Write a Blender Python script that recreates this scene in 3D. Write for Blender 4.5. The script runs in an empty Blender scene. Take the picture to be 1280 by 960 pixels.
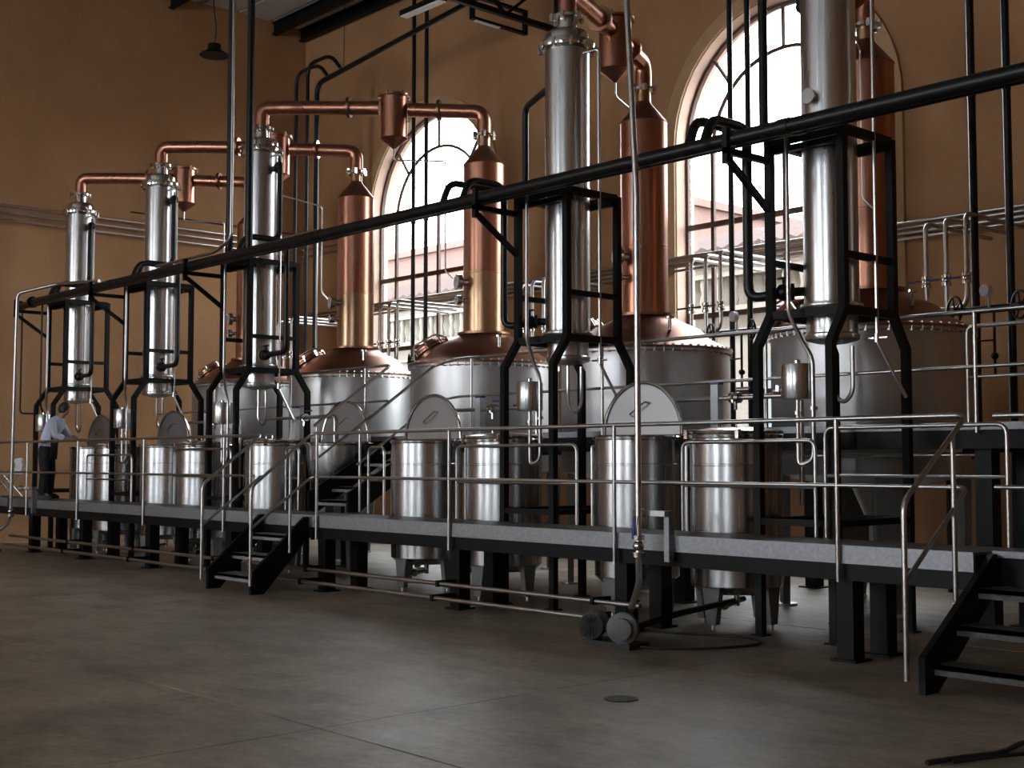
import bpy, math, random
from mathutils import Vector, Matrix
random.seed(4)
SC = bpy.context.scene
COL = SC.collection
PI = math.pi

# ------------------------------------------------------------------ camera
cam_d = bpy.data.cameras.new('camera')
cam = bpy.data.objects.new('camera', cam_d); COL.objects.link(cam)
cam_d.sensor_width = 36.0
cam_d.lens = 1603.0 / 1280.0 * 36.0
yaw, pit = math.radians(42.12), math.radians(3.444)
fwd = Vector((-math.cos(yaw) * math.cos(pit), math.sin(yaw) * math.cos(pit), math.sin(pit)))
cam.location = (0, 0, 1.65)
cam.rotation_euler = fwd.to_track_quat('-Z', 'Y').to_euler()
cam_d.clip_end = 300
SC.camera = cam

# ------------------------------------------------------------------ light and exposure
SC.view_settings.view_transform = 'Standard'
SC.view_settings.look = 'None'
SC.view_settings.gamma = 1.0
SC.view_settings.use_curve_mapping = False
SC.view_settings.exposure = 0.0
W = bpy.data.worlds.new('overcast_sky'); SC.world = W; W.use_nodes = True
bg = W.node_tree.nodes['Background']
bg.inputs[0].default_value = (0.93, 0.96, 1.0, 1); bg.inputs[1].default_value = 14.5

def area(name, loc, rot, sx, sy, power, color, portal=False):
    d = bpy.data.lights.new(name, 'AREA'); d.shape = 'RECTANGLE'; d.size = sx; d.size_y = sy
    d.energy = power; d.color = color
    o = bpy.data.objects.new(name, d); COL.objects.link(o); o.location = loc; o.rotation_euler = rot
    if portal: d.cycles.is_portal = True
    return o
BACK_WIN = [-21.45, -12.41]            # centres of the arched windows in the back wall
FRONT_WIN = [-23.5, -12.5, -1.5]       # the same windows in the wall behind the photographer
for x in BACK_WIN:                     # sky portals in the openings
    area('window_portal', (x, 17.5, 5.4), (math.radians(-90), 0, 0), 4.4, 7.6, 1, (1, 1, 1), True)
for x, p in zip(FRONT_WIN, (400, 360, 80)):   # daylight through the windows behind the camera
    area('window_daylight', (x, -14.02, 5.4), (math.radians(90), 0, 0), 2.3, 6.4, p, (0.86, 0.93, 1.0))

# ------------------------------------------------------------------ materials
def nt(name):
    m = bpy.data.materials.new(name); m.use_nodes = True
    n = m.node_tree; b = n.nodes['Principled BSDF']
    return m, n, b
def noise(n, scale, detail=4, rough=.6, vec=None, stretch=None):
    t = n.nodes.new('ShaderNodeTexNoise'); t.inputs['Scale'].default_value = scale
    t.inputs['Detail'].default_value = detail; t.inputs['Roughness'].default_value = rough
    tc = n.nodes.new('ShaderNodeTexCoord')
    src = tc.outputs['Object']
    if stretch:
        mp = n.nodes.new('ShaderNodeMapping'); mp.inputs['Scale'].default_value = stretch
        n.links.new(src, mp.inputs['Vector']); src = mp.outputs['Vector']
    n.links.new(src, t.inputs['Vector'])
    return t
def ramp(n, fac, stops):
    r = n.nodes.new('ShaderNodeValToRGB')
    while len(r.color_ramp.elements) < len(stops): r.color_ramp.elements.new(.5)
    for e, (p, c) in zip(r.color_ramp.elements, stops):
        e.position = p; e.color = (c[0], c[1], c[2], 1)
    n.links.new(fac, r.inputs['Fac'])
    return r
def bump(n, b, h, strength, dist=.01):
    k = n.nodes.new('ShaderNodeBump'); k.inputs['Strength'].default_value = strength; k.inputs['Distance'].default_value = dist
    n.links.new(h, k.inputs['Height']); n.links.new(k.outputs[0], b.inputs['Normal'])
def metal(name, c0, c1, r0, r1, scale=6, stretch=None, bmp=0.0):
    m, n, b = nt(name)
    t = noise(n, scale, 5, .65, stretch=stretch)
    n.links.new(ramp(n, t.outputs['Fac'], [(.3, c0), (.7, c1)]).outputs[0], b.inputs['Base Color'])
    rr = ramp(n, t.outputs['Fac'], [(.3, (r0,) * 3), (.7, (r1,) * 3)])
    n.links.new(rr.outputs[0], b.inputs['Roughness'])
    b.inputs['Metallic'].default_value = 1.0
    if bmp: bump(n, b, t.outputs['Fac'], bmp)
    return m
def matte(name, c0, c1, rough, scale=5, bmp=0.0, spec=.5, stretch=None):
    m, n, b = nt(name)
    t = noise(n, scale, 6, .65, stretch=stretch)
    n.links.new(ramp(n, t.outputs['Fac'], [(.3, c0), (.7, c1)]).outputs[0], b.inputs['Base Color'])
    b.inputs['Roughness'].default_value = rough
    b.inputs['Specular IOR Level'].default_value = spec
    if bmp: bump(n, b, t.outputs['Fac'], bmp)
    return m
STEEL = metal('brushed_steel', (.56, .57, .58), (.60, .61, .62), .27, .29, 6, (6, 6, .15))
STEEL_D = metal('dull_boiler_steel', (.48, .48, .48), (.56, .56, .57), .38, .44, 3, (2, 2, .12))
LIDM = metal('satin_lid_steel', (.36, .365, .375), (.40, .405, .415), .42, .46, 4)
TANKM = metal('tank_steel', (.44, .45, .46), (.48, .49, .50), .25, .28, 6, (6, 6, .15))
LEGM = matte('dull_grey_leg', (.10, .10, .10), (.15, .15, .15), .6, 5)
CHROME = metal('polished_steel', (.60, .59, .58), (.64, .63, .62), .15, .17, 4)
PIPE = metal('steel_tube', (.46, .46, .45), (.50, .495, .49), .28, .31, 2)
COPPER = metal('copper', (.40, .18, .12), (.50, .25, .17), .27, .33, 3, (3, 3, .3))
COPPER_D = metal('tarnished_copper', (.28, .14, .095), (.38, .205, .14), .32, .42, 3)
BRASSY = metal('heat_tinted_copper', (.42, .255, .15), (.50, .325, .2), .28, .34, 4, (3, 3, .3))
BLACK = matte('black_paint', (.003, .0034, .004), (.005, .0055, .006), .5, 7, 0, .18)
BLACKP = matte('black_pipe_paint', (.004, .0045, .005), (.008, .009, .010), .36, 9, 0, .3)
GALV = metal('galvanised_plate', (.24, .25, .265), (.38, .39, .41), .5, .65, 30, None, .1)
TREAD = matte('diamond_tread_plate', (.035, .034, .033), (.08, .077, .074), .5, 60, .5)
GREYP = matte('grey_cover', (.62, .65, .70), (.70, .73, .77), .5, 3)
WHITEP = matte('white_plastic', (.62, .62, .62), (.7, .7, .7), .45, 3)
BLUE = matte('blue_plastic', (.015, .03, .14), (.025, .05, .2), .4, 3)
RUBBER = matte('black_rubber', (.008, .008, .008), (.016, .016, .016), .6, 8)
MOTOR = matte('grey_motor_casing', (.06, .062, .065), (.12, .12, .125), .45, 12)
SKIN = matte('skin', (.36, .19, .13), (.42, .23, .16), .55, 6)
SHIRT = matte('light_blue_shirt', (.50, .53, .68), (.58, .61, .75), .85, 14, .2)
TROUSER = matte('black_trousers', (.008, .009, .012), (.016, .017, .02), .85, 12, .2)
HAIR = matte('black_hair', (.006, .005, .005), (.018, .014, .012), .6, 30, .3)
CEIL = matte('roof_sheet', (.38, .37, .35), (.46, .45, .43), .8, 4)
MOULD = matte('tan_moulding', (.40, .25, .13), (.48, .31, .17), .8, 5)
REVEAL = matte('pink_reveal_plaster', (.52, .36, .28), (.60, .43, .34), .85, 4)
IRON = matte('brown_iron_bar', (.05, .022, .014), (.09, .04, .025), .5, 8)
LENS = matte('lamp_diffuser', (.7, .7, .7), (.8, .8, .8), .4, 3)
DIAL = matte('dial_face', (.55, .56, .55), (.65, .66, .65), .35, 3)

def plaster():
    m, n, b = nt('ochre_plaster')
    t = noise(n, .35, 6, .6); t2 = noise(n, 9, 6, .7)
    r = ramp(n, t.outputs['Fac'], [(.25, (.30, .158, .076)), (.5, (.39, .216, .106)), (.75, (.47, .27, .14))])
    mx = n.nodes.new('ShaderNodeMixRGB'); mx.blend_type = 'MULTIPLY'; mx.inputs[0].default_value = .35
    r2 = ramp(n, t2.outputs['Fac'], [(.3, (.75, .75, .75)), (.7, (1, 1, 1))])
    n.links.new(r.outputs[0], mx.inputs[1]); n.links.new(r2.outputs[0], mx.inputs[2])
    n.links.new(mx.outputs[0], b.inputs['Base Color'])
    b.inputs['Roughness'].default_value = .85; b.inputs['Specular IOR Level'].default_value = .25
    bump(n, b, t2.outputs['Fac'], .25, .01)
    return m
PLASTER = plaster()
def concrete():
    m, n, b = nt('worn_concrete')
    t = noise(n, .5, 10, .72); t2 = noise(n, 11, 10, .8, stretch=(1, 1, 1)); t3 = noise(n, 1.3, 9, .7, stretch=(1, 1.6, 1))
    r = ramp(n, t.outputs['Fac'], [(.28, (.155, .127, .10)), (.48, (.295, .236, .175)), (.72, (.43, .345, .25))])
    r2 = ramp(n, t2.outputs['Fac'], [(.32, (.55, .56, .58)), (.62, (1, 1, 1))])
    r3 = ramp(n, t3.outputs['Fac'], [(.36, (.42, .42, .44)), (.56, (1, 1, 1))])
    a = n.nodes.new('ShaderNodeMixRGB'); a.blend_type = 'MULTIPLY'; a.inputs[0].default_value = 1
    c = n.nodes.new('ShaderNodeMixRGB'); c.blend_type = 'MULTIPLY'; c.inputs[0].default_value = .8
    n.links.new(r.outputs[0], a.inputs[1]); n.links.new(r2.outputs[0], a.inputs[2])
    n.links.new(a.outputs[0], c.inputs[1]); n.links.new(r3.outputs[0], c.inputs[2])
    n.links.new(c.outputs[0], b.inputs['Base Color'])
    rr = ramp(n, t.outputs['Fac'], [(.3, (.36,) * 3), (.7, (.55,) * 3)])
    n.links.new(rr.outputs[0], b.inputs['Roughness'])
    b.inputs['Specular IOR Level'].default_value = .28
    bump(n, b, t2.outputs['Fac'], .15, .006)
    return m
CONC = concrete()
def glassmat():
    m, n, b = nt('window_glass')
    n.nodes.remove(b)
    tr = n.nodes.new('ShaderNodeBsdfTransparent'); tr.inputs[0].default_value = (.93, .95, .95, 1)
    gl = n.nodes.new('ShaderNodeBsdfGlossy'); gl.inputs['Roughness'].default_value = .03
    mx = n.nodes.new('ShaderNodeMixShader'); mx.inputs[0].default_value = .05
    n.links.new(tr.outputs[0], mx.inputs[1]); n.links.new(gl.outputs[0], mx.inputs[2])
    n.links.new(mx.outputs[0], n.nodes['Material Output'].inputs[0])
    return m
GLASS = glassmat()
CREAM = matte('cream_facade', (.17, .155, .13), (.195, .175, .15), .9, 1)
PINKF = matte('pink_facade', (.15, .085, .07), (.165, .098, .082), .9, 1)
TILE = matte('roof_tiles', (.035, .018, .015), (.055, .028, .023), .8, 3)
EARTH = matte('yard_paving', (.10, .09, .075), (.12, .105, .09), .9, 1)
DARKGL = matte('dark_pane', (.05, .06, .07), (.09, .1, .11), .2, 1)

# ------------------------------------------------------------------ mesh helper
class M:
    def __init__(s): s.v = []; s.f = []
    def add(s, vs, fs):
        o = len(s.v); s.v += [tuple(v) for v in vs]; s.f += [tuple(i + o for i in f) for f in fs]; return s
    def box(s, x0, x1, y0, y1, z0, z1):
        return s.add([(x, y, z) for z in (z0, z1) for y in (y0, y1) for x in (x0, x1)],
                     [(0, 2, 3, 1), (4, 5, 7, 6), (0, 1, 5, 4), (2, 6, 7, 3), (0, 4, 6, 2), (1, 3, 7, 5)])
    def cbox(s, c, sz): return s.box(c[0] - sz[0] / 2, c[0] + sz[0] / 2, c[1] - sz[1] / 2, c[1] + sz[1] / 2, c[2] - sz[2] / 2, c[2] + sz[2] / 2)
    def lathe(s, prof, c=(0, 0), n=32, a0=0, a1=2 * PI, axis=None, org=None):
        """profile of (r, z); axis+org: revolve about another axis"""
        if axis is None and prof[-1][1] < prof[0][1]: prof = list(reversed(prof))
        full = abs(a1 - a0 - 2 * PI) < 1e-6
        k = n if full else n + 1
        vs = []
        for r, z in prof:
            for i in range(k):
                a = a0 + (a1 - a0) * i / n
                vs.append(Vector((r * math.cos(a), r * math.sin(a), z)))
        if axis is not None:
            q = Vector((0, 0, 1)).rotation_difference(Vector(axis).normalized())
            vs = [q @ v + Vector(org) for v in vs]
        else:
            vs = [(v[0] + c[0], v[1] + c[1], v[2]) for v in vs]
        fs = []
        for j in range(len(prof) - 1):
            for i in range(n if full else n):
                i2 = (i + 1) % k if full else i + 1
                fs.append((j * k + i, j * k + i2, (j + 1) * k + i2, (j + 1) * k + i))
        if full:
            if prof[0][0] > 1e-4: fs.append(tuple(reversed(range(k))))
            if prof[-1][0] > 1e-4: fs.append(tuple(range((len(prof) - 1) * k, len(prof) * k)))
        return s.add(vs, fs)
    def cyl(s, p0, p1, r, n=14, r1=None):
        p0 = Vector(p0); p1 = Vector(p1); d = p1 - p0
        return s.lathe([(r, 0), (r if r1 is None else r1, d.length)], n=n, axis=d, org=p0)
    def tube(s, pts, r, n=10, fil=0.0, closed=False, seg=5):
        P = [Vector(p) for p in pts]
        if fil > 0:
            Q = [P[0]]
            for i in range(1, len(P) - 1):
                a, b, c = P[i - 1], P[i], P[i + 1]
                u = (a - b); w = (c - b)
                t = min(fil, u.length * .49, w.length * .49)
                u.normalize(); w.normalize()
                if abs(u.dot(w)) > .999: Q.append(b); continue
                p, q = b + u * t, b + w * t
                for k in range(seg + 1):
                    f = k / seg
                    Q.append(p * (1 - f) ** 2 + b * 2 * f * (1 - f) + q * f * f)
            Q.append(P[-1]); P = Q
        N = len(P); T = []
        for i in range(N):
            if closed: t = P[(i + 1) % N] - P[i - 1]
            else: t = P[min(i + 1, N - 1)] - P[max(i - 1, 0)]
            T.append(t.normalized())
        nn = T[0].orthogonal().normalized(); vs = []
        for i in range(N):
            if i: nn = (T[i - 1].rotation_difference(T[i]) @ nn).normalized()
            b = T[i].cross(nn)
            for k in range(n):
                a = 2 * PI * k / n
                vs.append(P[i] + (nn * math.cos(a) + b * math.sin(a)) * r)
        fs = []
        for i in range(N if closed else N - 1):
            j = (i + 1) % N
            for k in range(n):
                k2 = (k + 1) % n; fs.append((i * n + k, i * n + k2, j * n + k2, j * n + k))
        if not closed: fs += [tuple(reversed(range(n))), tuple(range((N - 1) * n, N * n))]
        return s.add(vs, fs)
    def sweep(s, pts, w, h, side):
        """rectangular bar along a polyline; side = unit vector of the w direction"""
        P = [Vector(p) for p in pts]; sd = Vector(side).normalized(); vs = []
        for i in range(len(P)):
            t = Vector((0, 0, 0))
            if i: t += (P[i] - P[i - 1]).normalized()
            if i < len(P) - 1: t += (P[i + 1] - P[i]).normalized()
            t.normalize(); u = t.cross(sd).normalized()
            k = 1.0
            if 0 < i < len(P) - 1:
                cosb = max(.5, t.dot((P[i + 1] - P[i]).normalized())); k = 1 / cosb
            for a, b in ((-1, -1), (1, -1), (1, 1), (-1, 1)):
                vs.append(P[i] + sd * a * w / 2 + u * b * h / 2 * k)
        fs = [(3, 2, 1, 0)]
        for i in range(len(P) - 1):
            for k in range(4):
                k2 = (k + 1) % 4; fs.append((i * 4 + k, i * 4 + k2, i * 4 + 4 + k2, i * 4 + 4 + k))
        L = (len(P) - 1) * 4; fs.append((L, L + 1, L + 2, L + 3))
        return s.add(vs, fs)
    def sphere(s, c, r, n=14, sc=(1, 1, 1)):
        m = n // 2
        prof = [(max(1e-5, r * math.sin(PI * i / m)), -r * math.cos(PI * i / m)) for i in range(m + 1)]
        t = M().lathe(prof, n=n)
        return s.add([(v[0] * sc[0] + c[0], v[1] * sc[1] + c[1], v[2] * sc[2] + c[2]) for v in t.v], t.f)
    def wheel(s, c, axis, r, t=.012, spokes=5):
        q = Vector((0, 0, 1)).rotation_difference(Vector(axis).normalized()); c = Vector(c)
        s.tube([c + q @ Vector((r * math.cos(a), r * math.sin(a), 0)) for a in [2 * PI * i / 18 for i in range(18)]], t, 6, closed=True)
        for i in range(spokes):
            a = 2 * PI * i / spokes
            s.cyl(c, c + q @ Vector((r * math.cos(a), r * math.sin(a), 0)), t * .7, 6)
        s.cyl(c - (q @ Vector((0, 0, .06))), c + (q @ Vector((0, 0, .03))), t * 1.8, 8)
        return s

def wpos(o):
    p = Vector((0, 0, 0))
    while o: p += Vector(o.location); o = o.parent
    return p
def P(name, m, mat, parent=None, label=None, kind=None, smooth=38):
    """one mesh object; geometry is given in world coordinates"""
    off = wpos(parent) if parent else Vector((0, 0, 0))
    me = bpy.data.meshes.new(name)
    me.from_pydata([(v[0] - off.x, v[1] - off.y, v[2] - off.z) for v in m.v], [], m.f)
    me.validate(); me.update()
    for p in me.polygons: p.use_smooth = True
    me.set_sharp_from_angle(angle=math.radians(smooth))
    me.materials.append(mat)
    o = bpy.data.objects.new(name, me); COL.objects.link(o)
    if parent: o.parent = parent
    if label: o['label'] = label
    if kind: o['kind'] = kind
    return o
def T(name, label, cat, loc, group=None):
    o = bpy.data.objects.new(name, None); COL.objects.link(o)
    o.empty_display_size = .1; o.location = loc; o['label'] = label; o['category'] = cat
    if group: o['group'] = group
    return o
def S(name, m, mat, **k): return P(name, m, mat, kind='structure', **k)

# ================================================================== SETTING
XL, XR, YB, YF, ZC = -26.35, 7.0, 17.0, -14.0, 12.25

# floor: a sub-base with concrete bays separated by open saw-cut joints
fl = S('floor', M().box(XL - .5, XR + .5, YF - .5, YB + .5, -.25, -.03), CONC)
xs = [XL, -21.0, -14.0, -6.77, .5, XR]; ys = [YF, -5.0, 4.51, 10.8, YB]
for i in range(len(xs) - 1):
    for j in range(len(ys) - 1):
        g = .011; h_ = .004
        P('slab', M().box(xs[i] + h_, xs[i + 1] - h_, ys[j] + g, ys[j + 1] - g, -.03, 0), CONC, fl)

def arch_wall(y_in, y_out, x0, x1, z1, opens, half=2.1, sill=1.9, spring=7.13, n=20):
    """wall in the XZ plane pierced by round-headed openings"""
    m = M(); x = x0
    def quad(a, b, c, d):
        m.add([(p[0], y, p[1]) for y in (y_in, y_out) for p in (a, b, c, d)],
              [(0, 1, 2, 3), (7, 6, 5, 4)])
    for c in opens:
        quad((x, 0), (c - half, 0), (c - half, z1), (x, z1))
        quad((c - half, 0), (c + half, 0), (c + half, sill), (c - half, sill))
        arc = [(c - half * math.cos(PI * i / n), spring + half * math.sin(PI * i / n)) for i in range(n + 1)]
        for i in range(n): quad(arc[i], arc[i + 1], (arc[i + 1][0], z1), (arc[i][0], z1))
        x = c + half
    quad((x, 0), (x1, 0), (x1, z1), (x, z1))
    m.add([(X, Y, Z) for X in (x0, x1) for Y in (y_in, y_out) for Z in (0, z1)], [(0, 1, 3, 2), (4, 6, 7, 5), (1, 5, 7, 3), (0, 2, 6, 4)])
    return m
def outline(c, half, sill, spring, n=24):
    return [(c - half, sill)] + [(c - half * math.cos(PI * i / n), spring + half * math.sin(PI * i / n)) for i in range(n + 1)] + [(c + half, sill)]
def ring(c, y0, y1, ho, hi, sill, spring):
    a = outline(c, ho, sill, spring); b = outline(c, hi, sill, spring); N = len(a); m = M()
    vs = [(p[0], y, p[1]) for y in (y0, y1) for p in a] + [(p[0], y, p[1]) for y in (y0, y1) for p in b]
    fs = []
    for i in range(N - 1):
        fs += [(i, i + 1, 2 * N + i + 1, 2 * N + i), (N + i, 3 * N + i, 3 * N + i + 1, N + i + 1),
               (i, N + i, N + i + 1, i + 1), (2 * N + i, 2 * N + i + 1, 3 * N + i + 1, 3 * N + i)]
    fs += [(0, 2 * N, 3 * N, N), (N - 1, 2 * N - 1, 4 * N - 1, 3 * N - 1)]
    return m.add(vs, fs)
S('wall_back', arch_wall(YB, YB + .45, XL, XR, ZC + .3, BACK_WIN), PLASTER)
S('wall_front', arch_wall(YF, YF - .45, XL, XR, ZC + .3, FRONT_WIN, half=1.25, sill=1.9, spring=7.6), PLASTER)
S('wall_left', M().box(XL - .4, XL, YF, YB, 0, ZC + .3), PLASTER)
S('wall_right', M().box(XR, XR + .4, YF, YB, 0, ZC + .3), PLASTER)
ce = S('ceiling', M().box(XL - .4, XR + .4, YF, YB, ZC, ZC + .2), CEIL)
y = YB - 1.0; k = 0
while y > YF:
    P('corrugated_panel', M().box(XL + .02, XR - .02, y + .06, y + .86, ZC - .05, ZC), CEIL, ce) if k < 9 else None
    y -= .93; k += 1
for i, yy in enumerate((16.86, 16.1, 13.4, 10.7, 8.0, 5.3)):
    m = M().box(XL, XR, yy - .06, yy + .06, ZC - .36, ZC - .32).box(XL, XR, yy - .012, yy + .012, ZC - .34, ZC - .06).box(XL, XR, yy - .06, yy + .06, ZC - .09, ZC - .05)
    S('trim_%d' % (i + 1), m, BLACK)
# windows of the back wall
for i, c in enumerate(BACK_WIN):
    H, SI, SP, FZ = 2.1, 1.9, 7.13, 6.97
    w = S('window_%d' % (i + 1), ring(c, 17.22, 17.3, H, H - .07, SI, SP), IRON)
    P('outer_moulding', ring(c, 16.94, 17.02, H + .24, H + .005, SI, SP), MOULD, w)
    P('reveal', ring(c, 16.98, 17.45, H, H - .015, SI, SP), REVEAL, w)
    P('sill', M().box(c - H - .25, c + H + .25, 16.86, 17.45, SI - .12, SI), MOULD, w)
    R = 1.5
    arc = [(c - R * math.cos(PI * j / 20), 17.26, FZ + R * math.sin(PI * j / 20)) for j in range(21)]
    P('fan_arch_bar', M().tube(arc, .035, 6), IRON, w)
    for a in (45, 90, 135):
        ca, sa = math.cos(math.radians(a)), math.sin(math.radians(a))
        P('glazing_bar', M().cyl((c + R * ca, 17.26, FZ + R * sa), (c + (H - .04) * ca, 17.26, SP + (H - .04) * sa), .035, 6), IRON, w)
    for dx in (-1.5, 0, 1.5):
        P('glazing_bar', M().box(c + dx - .035, c + dx + .035, 17.23, 17.29, SI, FZ), IRON, w)
    for z in (2.8, 4.15, 5.72):
        P('glazing_bar', M().box(c - H, c + H, 17.225, 17.295, z - .045, z + .045), IRON, w)
    # panes
    xsb = [-H + .05, -1.5, 0, 1.5, H - .05]; zsb = [SI, 2.8, 4.15, 5.72, FZ]
    for a in range(4):
        for b in range(4):
            P('pane', M().box(c + xsb[a] + .035, c + xsb[a + 1] - .035, 17.257, 17.263, zsb[b] + .045, zsb[b + 1] - (.045 if b < 3 else 0)), GLASS, w)
    for a in range(4):
        a0, a1 = math.radians(45 * a + 1), math.radians(45 * a + 44)
        q = [(c + rr * math.cos(t), 17.26, zz + rr * math.sin(t)) for rr, zz, ts in ((R + .03, FZ, [a0 + (a1 - a0) * j / 6 for j in range(7)]), (H - .07, SP, [a1 - (a1 - a0) * j / 6 for j in range(7)])) for t in ts]
        P('pane', M().add(q, [tuple(range(len(q)))]), GLASS, w)
    q = [(c + (R - .03) * math.cos(PI * j / 16), 17.26, FZ + (R - .03) * math.sin(PI * j / 16)) for j in range(17)]
    P('pane', M().add(q, [tuple(range(17))]), GLASS, w)
for i, c in enumerate(FRONT_WIN):
    w = S('window_%d' % (i + 3), ring(c, -14.3, -14.22, 1.25, 1.18, 1.9, 7.6), IRON)

# outside: yard and two houses across it
S('ground_outside', M().box(-90, 30, YB + .5, 90, -.3, -.05), EARTH)
h = T('house', 'cream house across the yard with tiled eaves, seen through both windows', 'house', (-25, 29, 0))
P('facade', M().box(-62, -4, 29, 34, 0, 7.5), CREAM, h)
P('cornice', M().box(-62, -4, 28.8, 29, 7.0, 7.15).box(-62, -4, 28.8, 29, 5.3, 5.4), CREAM, h)
m = M()
for j in range(116):
    x = -62 + j * .5
    m.add([(x, 28.3, 7.5), (x + .48, 28.3, 7.5), (x + .48, 31.5, 8.55), (x, 31.5, 8.55), (x, 28.3, 7.62), (x + .24, 28.3, 7.72), (x + .48, 28.3, 7.62), (x, 31.5, 8.67), (x + .24, 31.5, 8.77), (x + .48, 31.5, 8.67)],
          [(0, 1, 6, 5, 4), (4, 5, 8, 7), (5, 6, 9, 8), (0, 3, 2, 1)])
P('tile_row', m, TILE, h, kind='stuff')
P('rafter_tail', M().box(-62, -4, 28.35, 29, 7.4, 7.5), TILE, h)
for j in range(14):
    x = -58 + j * 4
    f = P('shutter_window', M().box(x, x + 1.3, 28.9, 28.99, 2.2, 4.6), CREAM, h)
    P('pane', M().box(x + .12, x + 1.18, 28.86, 28.9, 2.3, 4.5), DARKGL, f)
m = M()
for j in range(95):
    x = -60 + j * .57
    m.lathe([(.06, 6.0), (.11, 6.2), (.05, 6.45), (.10, 6.7), (.07, 6.85)], (x, 28.7), 8)
P('baluster_row', m, CREAM, h, kind='stuff')
P('balustrade_rail', M().box(-60.2, -6, 28.55, 28.85, 6.85, 6.98).box(-60.2, -6, 28.5, 28.95, 5.85, 6.0), CREAM, h)
h = T('house', 'taller salmon pink house standing behind the cream one', 'house', (-40, 38, 0))
P('facade', M().box(-70, -32, 38, 46, 0, 11.6), PINKF, h)
P('parapet', M().box(-70.2, -31.8, 37.8, 46, 11.6, 11.9), PINKF, h)
h = T('house', 'small pink gable end visible at the right-hand edge of the big window', 'house', (-19, 36, 0))
P('facade', M().box(-23, -14, 36, 44, 0, 9.6), PINKF, h)
P('roof', M().add([(-23.4, 35.6, 9.6), (-13.6, 35.6, 9.6), (-18.5, 35.6, 11.4), (-23.4, 44, 9.6), (-13.6, 44, 9.6), (-18.5, 44, 11.4)], [(0, 1, 2), (3, 5, 4), (0, 2, 5, 3), (1, 4, 5, 2), (0, 3, 4, 1)]), TILE, h)

# ================================================================== DECKS
DZ, UZ = .96, 2.02
deck = T('lower_walkway', 'low black steel walkway with grey plate edge along the row of tanks', 'platform', (-15, 9.55, 0))
px = [-26.2, -23.2, -21.02, -18.58, -16.12, -13.78, -11.13, -8.6, -6.08, -4.9]
for a, b in zip(px[:-1], px[1:]):
    P('fascia_plate', M().box(a + .004, b - .004, 9.14, 9.165, DZ - .15, DZ), GALV, deck)
    P('floor_plate', M().box(a + .004, b - .004, 9.165, 9.9, DZ - .025, DZ - .003), TREAD, deck)
P('fascia_plate', M().box(-4.9, -1.5, 9.42, 9.445, DZ - .05, DZ - .0), GALV, deck)
P('floor_plate', M().box(-4.9, -1.5, 9.445, 9.93, DZ - .025, DZ - .003), TREAD, deck)
P('front_beam', M().box(-26.2, -4.9, 9.17, 9.25, DZ - .29, DZ - .03), BLACK, deck)
P('rear_beam', M().box(-26.2, -1.5, 9.82, 9.9, DZ - .27, DZ - .03), BLACK, deck)
P('front_beam', M().box(-4.9, -1.5, 9.45, 9.53, DZ - .27, DZ - .05), BLACK, deck)
for x in px[1:-1]:
    for yy in (9.28, 9.78):
        lg = P('leg', M().box(x - .08, x + .08, yy - .08, yy + .08, .02, DZ - .1), BLACK, deck)
        P('base_plate', M().box(x - .12, x + .12, yy - .12, yy + .12, 0, .02), BLACK, lg)
    P('cross_beam', M().box(x - .04, x + .04, 9.25, 9.85, DZ - .2, DZ - .03), BLACK, deck)

STX = [-8.19, -11.68, -15.03, -18.48, -21.95]; STY = 13.0
XC = [-7.11, -10.76, -17.72, -21.17, -24.6]; YC = 10.62
ud = T('upper_walkway', 'raised black steel walkway passing between the pot stills', 'platform', (-13, 12, 0))
UX0, UX1 = -22.9, -2.0
up = [UX0, -20.21, -16.75, -13.34, -9.9, -6.3, -4.2, UX1]
for a, b in zip(up[:-1], up[1:]):
    P('fascia_plate', M().box(a + .004, b - .004, 11.475, 11.5, UZ - .07, UZ), GALV, ud)
    P('floor_plate', M().box(a + .004, b - .004, 11.5, 11.78, UZ - .025, UZ - .003), TREAD, ud)
P('front_beam', M().box(UX0, UX1, 11.505, 11.58, UZ - .25, UZ - .03), BLACK, ud)
for x in (-20.21, -16.75, -13.34, -9.9):
    P('floor_plate', M().box(x - .42, x + .42, 11.78, 14.4, UZ - .025, UZ - .003), TREAD, ud)
    P('side_beam', M().box(x - .42, x - .36, 11.6, 14.4, UZ - .28, UZ - .03), BLACK, ud)
    P('side_beam', M().box(x + .36, x + .42, 11.6, 14.4, UZ - .28, UZ - .03), BLACK, ud)
P('floor_plate', M().box(-6.8, UX1, 11.78, 12.6, UZ - .025, UZ - .003), TREAD, ud)
P('rear_beam', M().box(-6.8, UX1, 12.5, 12.6, UZ - .28, UZ - .03), BLACK, ud)
for x in (-20.21, -16.75, -13.34, -9.9, -6.1, -4.0):
    for yy in (11.68, 14.3 if x < -7 else 12.5):
        lg = P('leg', M().box(x - .085, x + .085, yy - .085, yy + .085, .02, UZ - .25 if yy < 12 else UZ - .28), BLACK, ud)
        P('base_plate', M().box(x - .15, x + .15, yy - .15, yy + .15, 0, .02), BLACK, lg)

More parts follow.
